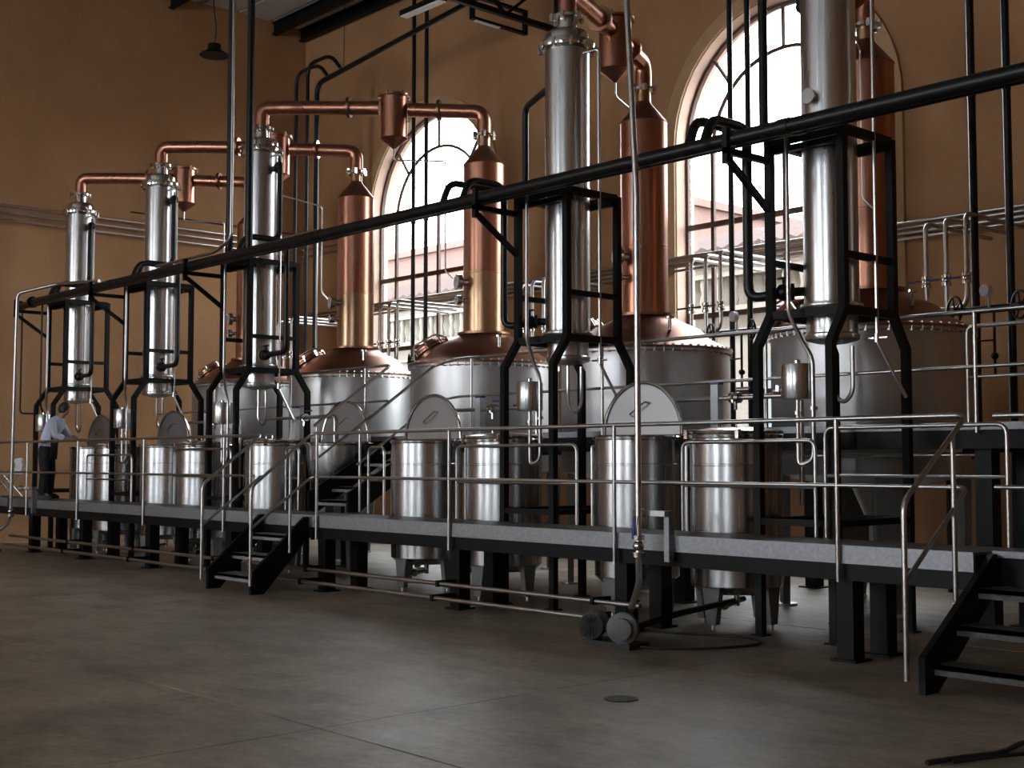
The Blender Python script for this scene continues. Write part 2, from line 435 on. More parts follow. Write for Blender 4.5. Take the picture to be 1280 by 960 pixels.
# stairs -----------------------------------------------------------
def stair(name, label, x0, x1, y0, y1, z0, z1, n, treadmat=TREAD):
    t = T(name, label, 'stairs', ((x0 + x1) / 2, y0, z0))
    sl = (z1 - z0) / (y1 - y0)
    for x in (x0, x1):
        P('stringer', M().add([(xx, yy, zz) for xx in (x - .025, x + .025) for yy, zz in
            ((y0, z0), (y0 + .18, z0), (y1, z1 - .28), (y1, z1 - .02), (y1 - .06, z1 - .02), (y0, z0 + .26))],
            [(0, 1, 2, 3, 4, 5), (11, 10, 9, 8, 7, 6)] + [(i, i + 6, (i + 1) % 6 + 6, (i + 1) % 6) for i in range(6)]), BLACK, t)
    for i in range(n):
        z = z0 + (z1 - z0) * (i + .84) / (n + .9); yy = y0 + (y1 - y0) * (i + .35) / (n + .3)
        P('tread', M().box(x0 + .03, x1 - .03, yy, yy + .26, z - .035, z).box(x0 + .03, x1 - .03, yy, yy + .012, z - .075, z), treadmat, t)
    return t
stL = stair('access_stairs', 'short black stairs with handrails climbing to the walkway, left of centre', -15.08, -14.0, 8.3, 9.13, 0, DZ, 3, GALV)
stR = stair('access_stairs', 'short dark stairs with tread plate steps at the right edge', -4.86, -3.5, 8.3, 9.38, 0, DZ, 3)
stU = stair('access_stairs', 'steel stairs from the lower walkway to the still platform', -15.3, -14.35, 9.98, 11.46, DZ, UZ, 5, GALV)

# railings ----------------------------------------------------------
def R1(*pts): return list(pts)
def railing(label, runs, posts, y, zb, r=.021, group='tubular steel railings', cat='railing'):
    t = T('guard_railing', label, cat, (posts[0][0], posts[0][1], zb), group)
    for i, (nm, pts) in enumerate(runs):
        P(nm, M().tube(pts, r if nm != 'mid_rail' else r * .85, 10, .09), PIPE, t)
    for x, yy, z0, z1 in posts:
        P('post', M().cyl((x, yy, z0), (x, yy, z1), r * .95, 10), PIPE, t)
    return t
YR = 9.115
railing('long steel railing in front of the leftmost tanks ending in the left stair handrail',
        [('top_rail', [(-26.2, YR, 2.0), (-15.12, YR, 2.0), (-15.12, 8.24, 1.35), (-15.12, 8.24, .12)]),
         ('mid_rail', [(-26.2, YR, 1.45), (-15.3, YR, 1.45)]), ('mid_rail', [(-15.12, YR, 1.45), (-15.12, 8.24, .82)])],
        [(x, YR, .66, 2.0) for x in (-23.2, -21.02, -18.58, -16.12)] + [(-15.12, 8.95, .74, 1.86)], YR, .7)
railing('long steel railing in front of the nearer tanks with handrails down both stairs',
        [('top_rail', [(-13.9, 8.24, .12), (-13.9, 8.24, 1.33), (-13.9, YR, 2.0), (-4.92, YR, 2.0), (-4.92, 8.2, 1.36), (-4.92, 8.2, .1)]),
         ('mid_rail', [(-13.9, 8.24, .82), (-13.9, YR, 1.45), (-4.92, YR, 1.45), (-4.92, 8.24, .82)])],
        [(x, YR, .66, 2.0) for x in (-13.78, -11.13, -8.6, -6.08)] + [(-13.9, 8.8, .5, 1.76), (-4.92, 8.9, .62, 1.85)], YR, .7)
railing('steel railing beyond the right stairs running out of frame',
        [('top_rail', [(-4.85, 9.4, 2.0), (-1.6, 9.4, 2.0)]), ('mid_rail', [(-4.85, 9.4, 1.45), (-1.6, 9.4, 1.45)])],
        [(-4.1, 9.4, DZ - .1, 2.0), (-2.2, 9.4, DZ - .1, 2.0)], 9.4, .9)
YU = 11.45
railing('upper railing left of the still platform stairs, bent down as a handrail',
        [('top_rail', [(-22.8, YU, 3.08), (-15.35, YU, 3.08), (-15.35, 10.1, 2.15)]),
         ('mid_rail', [(-22.8, YU, 2.55), (-15.35, YU, 2.55), (-15.35, 10.1, 1.65)])],
        [(x, YU, UZ - .1, 3.08) for x in (-22.6, -20.6, -18.1, -16.0)] + [(-15.35, 10.15, DZ, 2.18)], YU, 2)
railing('upper railing in front of the copper stills, right of the platform stairs',
        [('top_rail', [(-14.3, 10.1, 2.1), (-14.3, YU, 3.02), (-13.8, YU, 3.08), (-2.1, YU, 3.08)]),
         ('mid_rail', [(-14.3, 10.1, 1.6), (-14.3, YU, 2.5), (-13.8, YU, 2.55), (-2.1, YU, 2.55)])],
        [(x, YU, UZ - .1, 3.08) for x in (-13.5, -11.0, -8.52, -6.08, -3.6)] + [(-14.3, 10.15, DZ, 2.12)], YU, 2)
# upper platform rear rail at right
railing('rear railing of the still platform at far right in front of the wheel valves',
        [('top_rail', [(-6.75, 12.55, UZ), (-6.75, 12.55, 3.06), (-2.1, 12.55, 3.06)]), ('mid_rail', [(-6.75, 12.55, 2.53), (-2.1, 12.55, 2.53)])],
        [(-5.4, 12.55, UZ - .03, 3.06), (-4.3, 12.55, UZ - .03, 3.06)], 12.55, 2)
NEAR = ['beneath the mid-photo steel column', 'between the two right-hand steel columns', 'beside the platform stairs', 'below the leftmost column',
        'below the middle column left of the stairs', 'left of the stairs beside the bowl vessel', 'behind the right end of the walkway']
for i, (a, b, zt) in enumerate([(-11.94, -9.9, 1.83), (-8.4, -6.83, 1.84), (-13.75, -13.41, 1.83), (-22.44, -20.63, 1.76), (-19.1, -17.3, 1.84), (-15.75, -15.42, 1.84), (-6.72, -5.0, 1.95)]):
    t = T('guard_hoop', 'round-cornered steel tube hoop rail ' + NEAR[i], 'railing', ((a + b) / 2, 9.9, DZ), 'inner tube rails')
    P('hoop', M().tube([(a, 9.9, DZ), (a, 9.9, zt), (b, 9.9, zt), (b, 9.9, DZ)], .019, 10, .09), PIPE, t)
    P('mid_rail', M().cyl((a, 9.9, zt - .43), (b, 9.9, zt - .43), .015, 8), PIPE, t)

# ================================================================== SUPPORT FRAMES AND STEEL COLUMNS
WH = ['rightmost column', 'fourth column from left', 'middle column', 'second column from left', 'leftmost column']
def frame(k):
    x = XC[k]; t = T('column_frame', 'black square-tube frame holding the ' + WH[k], 'frame', (x, YC, 0), 'black column frames')
    w = .075; a = .41; u = .42; l = .64
    for sx in (-1, 1):
        for sy in (-1, 1):
            up = P('upright', M().sweep([(x + sx * a, YC + sy * l, .015), (x + sx * a, YC + sy * l, 2.74), (x + sx * a, YC + sy * u, 3.06), (x + sx * a, YC + sy * u, 4.78)], w, w, (1, 0, 0)), BLACK, t)
            P('foot_plate', M().box(x + sx * a - .07, x + sx * a + .07, YC + sy * l - .07, YC + sy * l + .07, 0, .015), BLACK, up)
    for z, hh in ((4.76, .08), (3.06, .08)):
        for s in (-1, 1):
            P('crossbar', M().box(x - a + .03, x + a - .03, YC + s * u - .035, YC + s * u + .035, z - hh / 2, z + hh / 2), BLACK, t)
            P('crossbar', M().box(x + s * a - .035, x + s * a + .035, YC - u + .03, YC + u - .03, z - hh / 2, z + hh / 2), BLACK, t)
    for s in (-1, 1):
        P('crossbar', M().box(x + s * a - .03, x + s * a + .03, YC - u + .03, YC + u - .03, 3.55, 3.61), BLACK, t)
        P('crossbar', M().box(x + s * a - .03, x + s * a + .03, YC - l + .03, YC + l - .03, 1.05, 1.11), BLACK, t)
        P('crossbar', M().box(x - a + .03, x + a - .03, YC + s * l - .03, YC + s * l + .03, 1.05, 1.11), BLACK, t)
        P('support_ledge', M().box(x - a, x + a, YC + s * .34 - .03, YC + s * .34 + .03, 4.66, 4.72), BLACK, t)
    bx = x - a
    P('pipe_bracket', M().box(bx - .03, bx + .03, 9.5, YC - u, 4.55, 4.61)
      .sweep([(bx, 9.56, 4.5), (bx, YC - u, 4.08)], .055, .055, (1, 0, 0)).box(bx - .03, bx + .03, 9.5, 9.56, 4.46, 4.80), BLACK, t)
def column(k):
    x = XC[k]; t = T('steel_column', 'tall brushed steel rectifying column, the ' + WH[k], 'column', (x, YC, 2.84), 'steel rectifying columns')
    c = (x, YC)
    P('shell', M().lathe([(.262, 3.17), (.265, 3.18), (.265, 3.2), (.265, 4.85), (.265, 4.86), (.27, 4.865), (.27, 4.88), (.265, 4.885), (.265, 6.54)], c, 48), STEEL, t)
    f = P('top_flange', M().lathe([(.265, 6.545), (.335, 6.56), (.345, 6.60), (.335, 6.64), (.27, 6.65)], c, 40), CHROME, t)
    for i in range(10):
        a = 2 * PI * i / 10; P('clamp', M().cbox((x + .33 * math.cos(a), YC + .33 * math.sin(a), 6.58), (.04, .04, .1)), CHROME, f)
    pass
    P('cap', M().lathe([(.262, 6.65), (.262, 6.66), (.262, 6.73), (.258, 6.745), (.235, 6.775), (.14, 6.80), (.12, 6.80)], c, 40), CHROME, t)
    P('neck', M().lathe([(.12, 6.80), (.12, 6.93)], c, 28), CHROME, t)
    m = M().lathe([(.12, 6.93), (.185, 6.94), (.185, 6.975), (.12, 6.985)], c, 28)
    for i in range(6):
        a = 2 * PI * i / 6; m.cbox((x + .18 * math.cos(a), YC + .18 * math.sin(a), 6.95), (.045, .045, .09))
    P('neck_clamp', m, CHROME, t)
    P('bottom_flange', M().lathe([(.25, 3.17), (.30, 3.165), (.305, 3.15), (.30, 3.135), (.24, 3.13)], c, 40), STEEL, t)
    P('sump', M().lathe([(.245, 3.13), (.245, 3.115), (.245, 2.90), (.245, 2.885), (.262, 2.87), (.262, 2.86), (.262, 2.84), (.255, 2.82), (.15, 2.79), (.03, 2.775)], c, 40), STEEL, t)
    P('drain_tube', M().tube([(x, YC, 2.8), (x, YC, 2.3), (x + .12, YC, 2.2), (x + .22, YC, 2.3), (x + .22, YC, 2.75)], .022, 8, .09), PIPE, t)
    s = 1 if k >= 2 else -1
    # side nozzles with black valve bodies, top and bottom
    for z in (3.3, 6.28):
        if s > 0: d = Vector((.80, -.28, 0)) if z < 4 else Vector((.9, .2, 0))
        else: d = Vector((-.75, -.66, 0)) if z < 4 else Vector((-.91, .41, 0))
        d.normalize(); p = Vector((x, YC, z))
        P('nozzle', M().cyl(p + d * .25, p + d * .36, .045, 14).cyl(p + d * .36, p + d * .39, .085, 14), BLACKP, t)
for k in range(5): frame(k); column(k)
P('side_port', M().cyl((XC[0] + .0, YC - .2, 5.16), (XC[0] + .0, YC - .33, 5.16), .055, 16).cyl((XC[0] + .0, YC - .33, 5.16), (XC[0] + .0, YC - .36, 5.16), .075, 16), CHROME,
  [o for o in COL.objects if o.name == 'steel_column'][0])

# thin steel tubes beside each column
for k in range(5):
    x = XC[k]
    t = T('condensate_tube', 'thin steel tube left of the %s, ending in a U' % WH[k], 'pipe', (x - .1, 10.05, 1.6), 'condensate tubes')
    P('tube', M().tube([(x - .1, 10.05, 4.9), (x - .1, 10.05, 3.05), (x + .12, 9.96, 2.75), (x + .24, 9.94, 2.6), (x + .24, 9.94, 1.66), (x + .07, 9.94, 1.60), (x + .07, 9.94, 2.22)], .021, 10, .08), PIPE, t)
    P('coupling', M().cyl((x + .07, 9.94, 2.08), (x + .07, 9.94, 2.11), .04, 12), PIPE, t); P('coupling', M().cyl((x + .24, 9.94, 2.12), (x + .24, 9.94, 2.15), .04, 12), PIPE, t)
    t = T('spirit_vessel', 'small steel cylinder hung in front of the %s' % WH[k], 'vessel', (x + .07, 9.94, 2.22), 'small spirit vessels')
    P('body', M().lathe([(.02, 2.215), (.145, 2.225), (.15, 2.235), (.15, 2.54), (.145, 2.55), (.02, 2.553)], (x + .07, 9.94), 28), STEEL, t)
    P('filler_cap', M().lathe([(.03, 2.553), (.03, 2.585), (.02, 2.595)], (x + .07, 9.94), 12), CHROME, t)
    P('outlet_tap', M().cyl((x - .08, 9.94, 2.3), (x - .2, 9.94, 2.3), .018, 8).cbox((x - .15, 9.94, 2.33), (.03, .03, .06)), CHROME, t)
    t = T('vent_tube', 'slim steel tube with a bent foot right of the %s' % WH[k], 'pipe', (x + .43, 10.72, 2.2), 'slim vent tubes')
    P('tube', M().tube([(x + .24, 10.62, 6.47), (x + .43, 10.72, 6.5), (x + .43, 10.72, 2.78), (x + .62, 10.9, 2.25)], .018, 8, .05), PIPE, t)
    P('tee', M().cyl((x + .30, 10.72, 2.82), (x + .54, 10.72, 2.82), .012, 6).cyl((x + .43, 10.72, 2.78), (x + .43, 10.72, 2.86), .032, 10), CHROME, t)

# ================================================================== BLACK WATER HEADERS
for i, (yy, zz, xe) in enumerate(((9.6, 4.70, -24.35), (9.85, 4.75, -25.6))):
    t = T('water_header', ['nearer of the two long black pipes running diagonally across the photo', 'farther of the two long black pipes running diagonally across the photo'][i], 'pipe', (-14, yy, zz), 'long black header pipes')
    P('pipe', M().cyl((xe, yy, zz), (-1.0, yy, zz), .07, 20), BLACKP, t)
    P('end_flange', M().lathe([(.11, -.02), (.11, .02)], n=18, axis=(1, 0, 0), org=(xe, yy, zz)), BLACKP, t)
    for x in (-20.9, -14.5, -6.9): P('joint_sleeve', M().cyl((x - .06, yy, zz), (x + .06, yy, zz), .078, 18), BLACKP, t)
def bpipe(name, label, pts, r=.04, fil=.14, group='black branch pipes', extra=None):
    t = T(name, label, 'pipe', pts[0], group)
    P('pipe', M().tube(pts, r, 12, fil), BLACKP, t)
    if extra: P('valve', extra, BLACKP, t)
    return t
for k in range(5):
    x = XC[k]
    if k >= 2:
        ax = x + .75; ay = 10.5
        pa = [(ax, 9.85, 4.8), (ax, 9.93, 5.06), (ax, ay, 5.06), (ax, ay, 6.28), (x + .38, 10.68, 6.28)]
        bx = x + 1.1; by = 10.42
        pb = [(bx, 9.6, 4.75), (bx, 9.7, 4.98), (bx, by, 4.98), (bx, by, 3.3), (x + .37, 10.5, 3.3)]
        vb = (x + .42, 10.49, 3.3); va = (x + .45, 10.66, 6.28)
    else:
        ax = x - 1.42 if k else x - 1.14; ay = 11.25 if k else 11.1
        pa = [(ax, 9.85, 4.8), (ax, 9.97, 5.1), (ax, ay, 5.1), (ax, ay, 6.28), (x - .34, YC + .15, 6.28)] if k else [(ax, 9.85, 4.8), (ax, 9.97, 5.1), (ax, ay, 5.1), (ax, ay, 7.3), (x - .45, YC + .2, 7.3), (x - .45, YC + .2, 6.28), (x - .34, YC + .15, 6.28)]
        bx = x - .72; by = 10.25
        pb = [(bx, 9.6, 4.75), (bx, 9.7, 4.98), (bx, by, 4.98), (bx, by, 3.26), (x - .29, 10.36, 3.3)]
        vb = (x - .36, 10.34, 3.3); va = (x - .42, YC + .19, 6.28)
    e = M().sphere(va, .075, 12).cyl((va[0], va[1], va[2]), (va[0], va[1], va[2] + .14), .015, 6)
    bpipe('cooling_pipe', 'black pipe looping over the headers to the top valve of the %s' % WH[k], pa, .042 if k else .05, extra=e)
    e = M().sphere(vb, .085, 12).cyl(vb, (vb[0], vb[1], vb[2] + .13), .015, 6).cbox((vb[0], vb[1], vb[2] + .14), (.14, .03, .02))
    bpipe('cooling_pipe', 'black pipe looping over the headers to the foot valve of the %s' % WH[k], pb, .042 if k else .05, extra=e)
bpipe('riser_pipe', 'thick black riser to the roof just left of the bright steel tube', [(-17.35, 9.85, 4.8), (-17.35, 9.85, 12.2)], .055, 0, 'risers to the roof')
bpipe('riser_pipe', 'thick black riser from the header to the roof in front of the middle column', [(-16.35, 9.6, 4.75), (-16.35, 9.6, 12.2)], .055, 0, 'risers to the roof')
bpipe('drop_pipe', 'nearer thin black drop pipe under the left end of the headers', [(-24.5, 9.85, 4.7), (-24.5, 9.85, 2.75), (-24.75, 10.0, 2.62)], .018, .1, 'thin black drop pipes')
bpipe('drop_pipe', 'farther thin black drop pipe under the left end of the headers', [(-25.5, 9.85, 4.7), (-25.5, 9.85, 2.6), (-24.98, 10.0, 2.58)], .018, .1, 'thin black drop pipes')
t = T('steel_feed_tube', 'bright steel tube beside the black riser, bending along the header top', 'pipe', (-16.95, 9.6, 4.8))
P('tube', M().tube([(-17.0, 9.68, 12.2), (-17.0, 9.68, 4.98), (-17.5, 9.68, 4.84), (-19.4, 9.68, 4.84)], .025, 10, .12), PIPE, t)

# ================================================================== COPPER STILLS
WS = ['rightmost of the stills', 'just left of the big window', 'golden tower before the left window', 'at the left edge of the left window', 'mostly hidden behind the middle column']
PR = 1.135
def still(k):
    x, yv = STX[k], STY; c = (x, yv)
    t = T('pot_still', 'steel boiler with copper dome and tower, ' + WS[k], 'still', (x, yv, 0), 'copper pot stills')
    P('boiler_shell', M().lathe([(PR - .01, 1.5), (PR, 1.52), (PR, 3.06), (PR + .035, 3.07), (PR + .035, 3.10)], c, 64), STEEL_D, t)
    m = M()
    for i in range(0, 60):
        a = 2 * PI * i / 60
        m.cbox((x + (PR + .02) * math.cos(a), yv + (PR + .02) * math.sin(a), 3.10), (.03, .03, .1))
    P('rim_bolts', m, STEEL_D, t, kind='stuff')
    P('dome', M().lathe([(PR + .04, 3.10), (PR + .045, 3.13), (PR - .02, 3.16), (PR - .25, 3.28), (.75, 3.42), (.5, 3.53), (.40, 3.60)], c, 64), COPPER_D, t)
    P('lower_cone', M().lathe([(PR - .01, 1.5), (.75, 1.42), (.24, 1.36), (.08, .98), (.05, .94), (.05, .5)], c, 48), STEEL_D, t)
    P('tower_flange', M().lathe([(.33, 3.60), (.41, 3.605), (.41, 3.64), (.33, 3.65)], c, 40), COPPER_D, t)
    P('lower_tower', M().lathe([(.32, 3.65), (.32, 4.55), (.325, 4.555), (.325, 4.575)], c, 48), BRASSY if k in (2, 3) else COPPER, t, label='heat-tinted golden copper' if k in (2, 3) else None)
    P('upper_tower', M().lathe([(.325, 4.576), (.32, 4.58), (.32, 6.27)], c, 48), COPPER, t)
    P('shoulder', M().lathe([(.32, 6.27), (.33, 6.28), (.11, 6.55), (.10, 6.58)], c, 40), COPPER_D, t)
    P('neck', M().lathe([(.10, 6.58), (.10, 6.72)], c, 24), BRASSY, t)
    m = M().lathe([(.1, 6.72), (.165, 6.73), (.165, 6.77), (.1, 6.78)], c, 24)
    for i in range(6):
        a = 2 * PI * i / 6 + .3; m.cbox((x + .165 * math.cos(a), yv + .165 * math.sin(a), 6.75), (.045, .045, .09))
    P('neck_clamp', m, CHROME, t)
    for i in range(4):
        a = PI / 4 + i * PI / 2; ca, sa = math.cos(a), math.sin(a); r0 = PR - .12
        m = M(); q = []
        for z, w in ((1.6, .20), (.95, .20), (.03, .12)):
            for rr in (r0 - .04, r0 + .04):
                q.append((x + rr * ca - w * sa, yv + rr * sa + w * ca, z)); q.append((x + rr * ca + w * sa, yv + rr * sa - w * ca, z))
        fs = []
        for j in (0, 4): fs += [(j, j + 1, j + 5, j + 4), (j + 2, j + 6, j + 7, j + 3), (j, j + 4, j + 6, j + 2), (j + 1, j + 3, j + 7, j + 5)]
        fs += [(0, 2, 3, 1), (8, 9, 11, 10)]
        lg = P('leg', m.add(q, fs), LEGM, t)
        P('foot', M().cyl((x + r0 * ca, yv + r0 * sa, 0), (x + r0 * ca, yv + r0 * sa, .03), .14, 16), STEEL_D, lg)
    # tilted manway hatch on the dome, left side
    d = Vector((-.86, -.5, 0)).normalized(); n = (d * .62 + Vector((0, 0, 1)) * .95).normalized()
    p = Vector((x, yv, 3.27)) + d * .80
    P('manway_collar', M().lathe([(.27, -.06), (.25, .10), (.29, .12), (.29, .15), (.25, .16)], n=32, axis=n, org=p), COPPER_D, t)
    hd = P('hatch', M().lathe([(.28, .165), (.28, .19), (.2, .26), (.08, .29), (.01, .295)], n=32, axis=n, org=p), COPPER, t)
    q = n.orthogonal().normalized()
    P('handle', M().tube([p + n * .2 + q * .3, p + n * .33 + q * .2, p + n * .36 - q * .2, p + n * .2 - q * .3], .015, 8, .06), CHROME, hd)
    for i in range(8):
        a = 2 * PI * i / 8; b = n.cross(q); pp = p + n * .17 + (q * math.cos(a) + b * math.sin(a)) * .3
        P('clamp', M().cyl(pp - n * .06, pp + n * .05, .02, 8), CHROME, hd)
    # gauges on the left flank of the tower, facing the camera side
    g = Vector((-.32, -.95, 0)).normalized(); base = Vector((x, yv, 0)) + Vector((-.06, -1, 0)).normalized() * .31
    for z, r in ((4.40, .12), (4.12, .075)):
        a = base + Vector((0, 0, z))
        gg = P('gauge', M().cyl(a, a + g * .14, r * .45, 12).lathe([(r, 0), (r, .07), (r * .92, .075)], n=24, axis=g, org=a + g * .12), CHROME, t)
        P('dial', M().lathe([(r * .85, 0), (r * .85, .006)], n=24, axis=g, org=a + g * .193), DIAL, gg)
        P('needle', M().cyl(a + g * .2, a + g * .2 + Vector((.02, 0, r * .6)), .006, 5), RUBBER, gg)
    P('relief_valve', M().cyl((x + .75, yv - .35, 3.35), (x + .75, yv - .35, 3.52), .025, 8).cyl((x + .75, yv - .35, 3.5), (x + .75, yv - .35, 3.53), .06, 12), CHROME, t)
for k in range(5): still(k)

# vapour arms between columns and stills
TG = [(0, 0), (1, 1), (2, 2), (3, 3), (4, 4)]
AL = ['mostly above the frame at upper right', 'dropping to the still beside the big window', 'highest at centre, ending over the left window', 'ending beside the left window arch', 'leftmost, against the ochre wall']
for k in range(5):
    a = Vector((XC[k], YC, 0)); b = Vector((STX[k], STY, 0)); d = (b - a); L = d.length; u = d / L
    t = T('vapour_arm', 'bent copper vapour pipe, ' + AL[k], 'pipe', (a.x, a.y, 6.99), 'copper vapour arms')
    at = lambda f, z: tuple(a + d * f + Vector((0, 0, z)))
    fc = .60; zc = 7.24
    P('riser_bend', M().tube([at(0, 6.985), at(0, 7.3), at(fc * .45, 7.28)], 0.112, 18, .30, seg=9).cyl(at(fc * .4, 7.28), at(fc - .065, zc), 0.112, 18), COPPER, t)
    P('drop_bend', M().tube([at(fc + .065, 7.2), at(1, 7.13), at(1, 6.78)], 0.112, 18, .32, seg=9), COPPER, t)
    for f in (fc * .66, fc + .2):
        p = Vector(at(f, 7.27 if f < fc else 7.18))
        P('pipe_flange', M().lathe([(.165, -.025), (.17, 0), (.165, .025)], n=20, axis=u, org=p), COPPER_D if k else CHROME, t)
    cc = a + d * fc
    P('catcher_pot', M().lathe([(.02, 7.46), (.21, 7.455), (.25, 7.44), (.25, 7.41), (.21, 7.40), (.21, 6.75), (.22, 6.74), (.02, 6.58)], (cc.x, cc.y), 32), COPPER, t)
    for i in range(6):
        q = 2 * PI * i / 6; P('lid_clamp', M().cbox((cc.x + .235 * math.cos(q), cc.y + .235 * math.sin(q), 7.43), (.04, .04, .09)), CHROME, t)
    e1 = a + d * .83
    P('drain_tube', M().tube([(cc.x, cc.y, 6.62), (cc.x, cc.y, 6.4), (e1.x, e1.y, 6.36 if k != 3 else 6.15), (e1.x, e1.y, 4.62), (e1.x + .1, e1.y + .06, 4.5)], .013, 8, .06), PIPE, t)

# ================================================================== TANKS IN THE LOWER ROW
def tank(x, yv, r, label, lid, bowl=False, ztop=1.92):
    t = T('mixing_tank', label, 'tank', (x, yv, 0), 'steel tanks beside the walkway')
    c = (x, yv)
    if bowl:
        prof = [(.02, 1.02), (r * .35, 1.06), (r * .7, 1.22), (r * .93, 1.45), (r, 1.68), (r, ztop)]
        P('body', M().lathe(prof, c, 48), TANKM, t)
        zl = 1.3
    else:
        P('body', M().lathe([(.03, .32), (r * .8, .34), (r - .02, .40), (r, .42), (r, ztop - .32), (r + .004, ztop - .315), (r + .004, ztop - .3), (r, ztop - .295), (r, ztop)], c, 48), TANKM, t)
        zl = .46
    P('rim', M().lathe([(r, ztop - .045), (r + .022, ztop - .035), (r + .025, ztop - .01), (r + .01, ztop + .008), (r - .02, ztop + .008), (r - .02, ztop - .03)], c, 48), CHROME, t)
    for i in range(4):
        a = math.radians(3 + 90 * i); ca, sa = math.cos(a), math.sin(a); r0 = r * .88 if not bowl else r * .6
        m = M(); q = []
        for z, w in ((zl, .11), (.05, .055)):
            for rr in (r0 - .035, r0 + .035):
                q.append((x + rr * ca - w * sa, yv + rr * sa + w * ca, z)); q.append((x + rr * ca + w * sa, yv + rr * sa - w * ca, z))
        lg = P('leg', m.add(q, [(0, 1, 5, 4), (2, 6, 7, 3), (0, 4, 6, 2), (1, 3, 7, 5), (0, 2, 3, 1), (4, 5, 7, 6)]), LEGM, t)
        P('foot', M().cyl((x + r0 * ca, yv + r0 * sa, 0), (x + r0 * ca, yv + r0 * sa, .06), .022, 10), STEEL_D, lg)
    if lid == 'open':
        # half lid folded up on a hinge line across the tank, rounded dished disc
        R = r + .11; yy = yv + .10; n = 24; zb = ztop + .02
        m = M(); vs = []
        for yo, rr in ((0, R), (.05, R - .02), (.07, R - .12)):
            for i in range(n + 1):
                a = PI * i / n; vs.append((x + rr * math.cos(a), yy + yo, zb + rr * math.sin(a)))
        fs = [tuple(range(n, -1, -1))]
        for j in range(2):
            for i in range(n): fs.append((j * (n + 1) + i, j * (n + 1) + i + 1, (j + 1) * (n + 1) + i + 1, (j + 1) * (n + 1) + i))
        fs.append(tuple(range(2 * (n + 1), 3 * (n + 1))))
        ld = P('raised_half_lid', m.add(vs, fs), LIDM, t)
        P('lid_rim', M().tube([(x + R * math.cos(PI * i / n), yy - .005, zb + R * math.sin(PI * i / n)) for i in range(n + 1)], .022, 8), CHROME, ld)
        P('grip', M().tube([(x - .14, yy, zb + .2), (x - .14, yy - .06, zb + .22), (x + .1, yy - .06, zb + .36), (x + .1, yy, zb + .34)], .01, 8, .03), CHROME, ld)
        P('hinge', M().cyl((x - R + .05, yy + .02, zb - .0), (x + R - .05, yy + .02, zb), .018, 10), CHROME, t)
        back = M(); vs = [(x + (r - .01) * math.cos(PI * i / n), yv + .10 + (r - .06) * math.sin(PI * i / n) * .72, ztop + .012) for i in range(n + 1)]
        P('fixed_half_lid', back.add(vs + [(v[0], v[1], v[2] + .015) for v in vs], [tuple(range(n, -1, -1)), tuple(range(n + 1, 2 * n + 2))] + [(i, i + 1, i + n + 2, i + n + 1) for i in range(n)]), STEEL, t)
    else:
        ld = P('lid', M().lathe([(r + .015, ztop + .01), (r + .02, ztop + .03), (r - .02, ztop + .045), (r * .5, ztop + .075), (.02, ztop + .08)], c, 48), CHROME, t)
        P('knob', M().tube([(x - .09, yv - .1, ztop + .07), (x - .09, yv - .1, ztop + .13), (x + .09, yv - .1, ztop + .13), (x + .09, yv - .1, ztop + .07)], .011, 8, .03), CHROME, ld)
        P('latch', M().cbox((x - r * .75, yv - r * .75, ztop + .0), (.04, .05, .09)), CHROME, t); P('latch', M().cbox((x + r * .7, yv - r * .8, ztop), (.04, .05, .09)), CHROME, t)
    # jacket tube down the left flank
    a = math.radians(205); rx = r + .05
    px_, py_ = x + rx * math.cos(a), yv + rx * math.sin(a)
    if not bowl:
        P('level_tube', M().tube([(x + r * math.cos(a), yv + r * math.sin(a), ztop - .12), (px_, py_, ztop - .1), (px_, py_, .62), (x + r * math.cos(a), yv + r * math.sin(a), .6)], .017, 8, .03), PIPE, t)
        P('outlet_valve', M().cyl((x, yv, .42), (x, yv, .2), .03, 10).tube([(x, yv, .24), (x, yv - .3, .2)], .026, 8).sphere((x, yv - .2, .22), .05, 10), CHROME, t)
TK = [(-9.43, 'open', 'nearest tank with raised half-moon lid, left of the standing steel pipe bracket'),
      (-8.08, 'shut', 'closed round tank at right, nearest the rightmost column'),
      (-13.1, 'open', 'tank with raised half-moon lid in the middle, right of the centre stairs'),
      (-11.6, 'shut', 'closed tank standing under the mid-photo column'),
      (-16.8, 'shut', 'tank with open top directly behind the left stair handrails'),
      (-20.25, 'open', 'tank with raised oval-looking lid below the second column from the left'),
      (-18.98, 'shut', 'closed tank between the left stairs and the second raised lid'),
      (-23.12, 'open', 'tank with dark raised lid where the worker is leaning'),
      (-22.1, 'shut', 'narrow-looking closed tank right of the worker, under the left columns')]
for x, l, lab in TK:
    tank(x - .04, 10.39, .46, lab, l)
tank(-15.92, 10.93, .49, 'round-bottomed bowl kettle with raised half-moon lid beside the platform stairs', 'open', bowl=True)

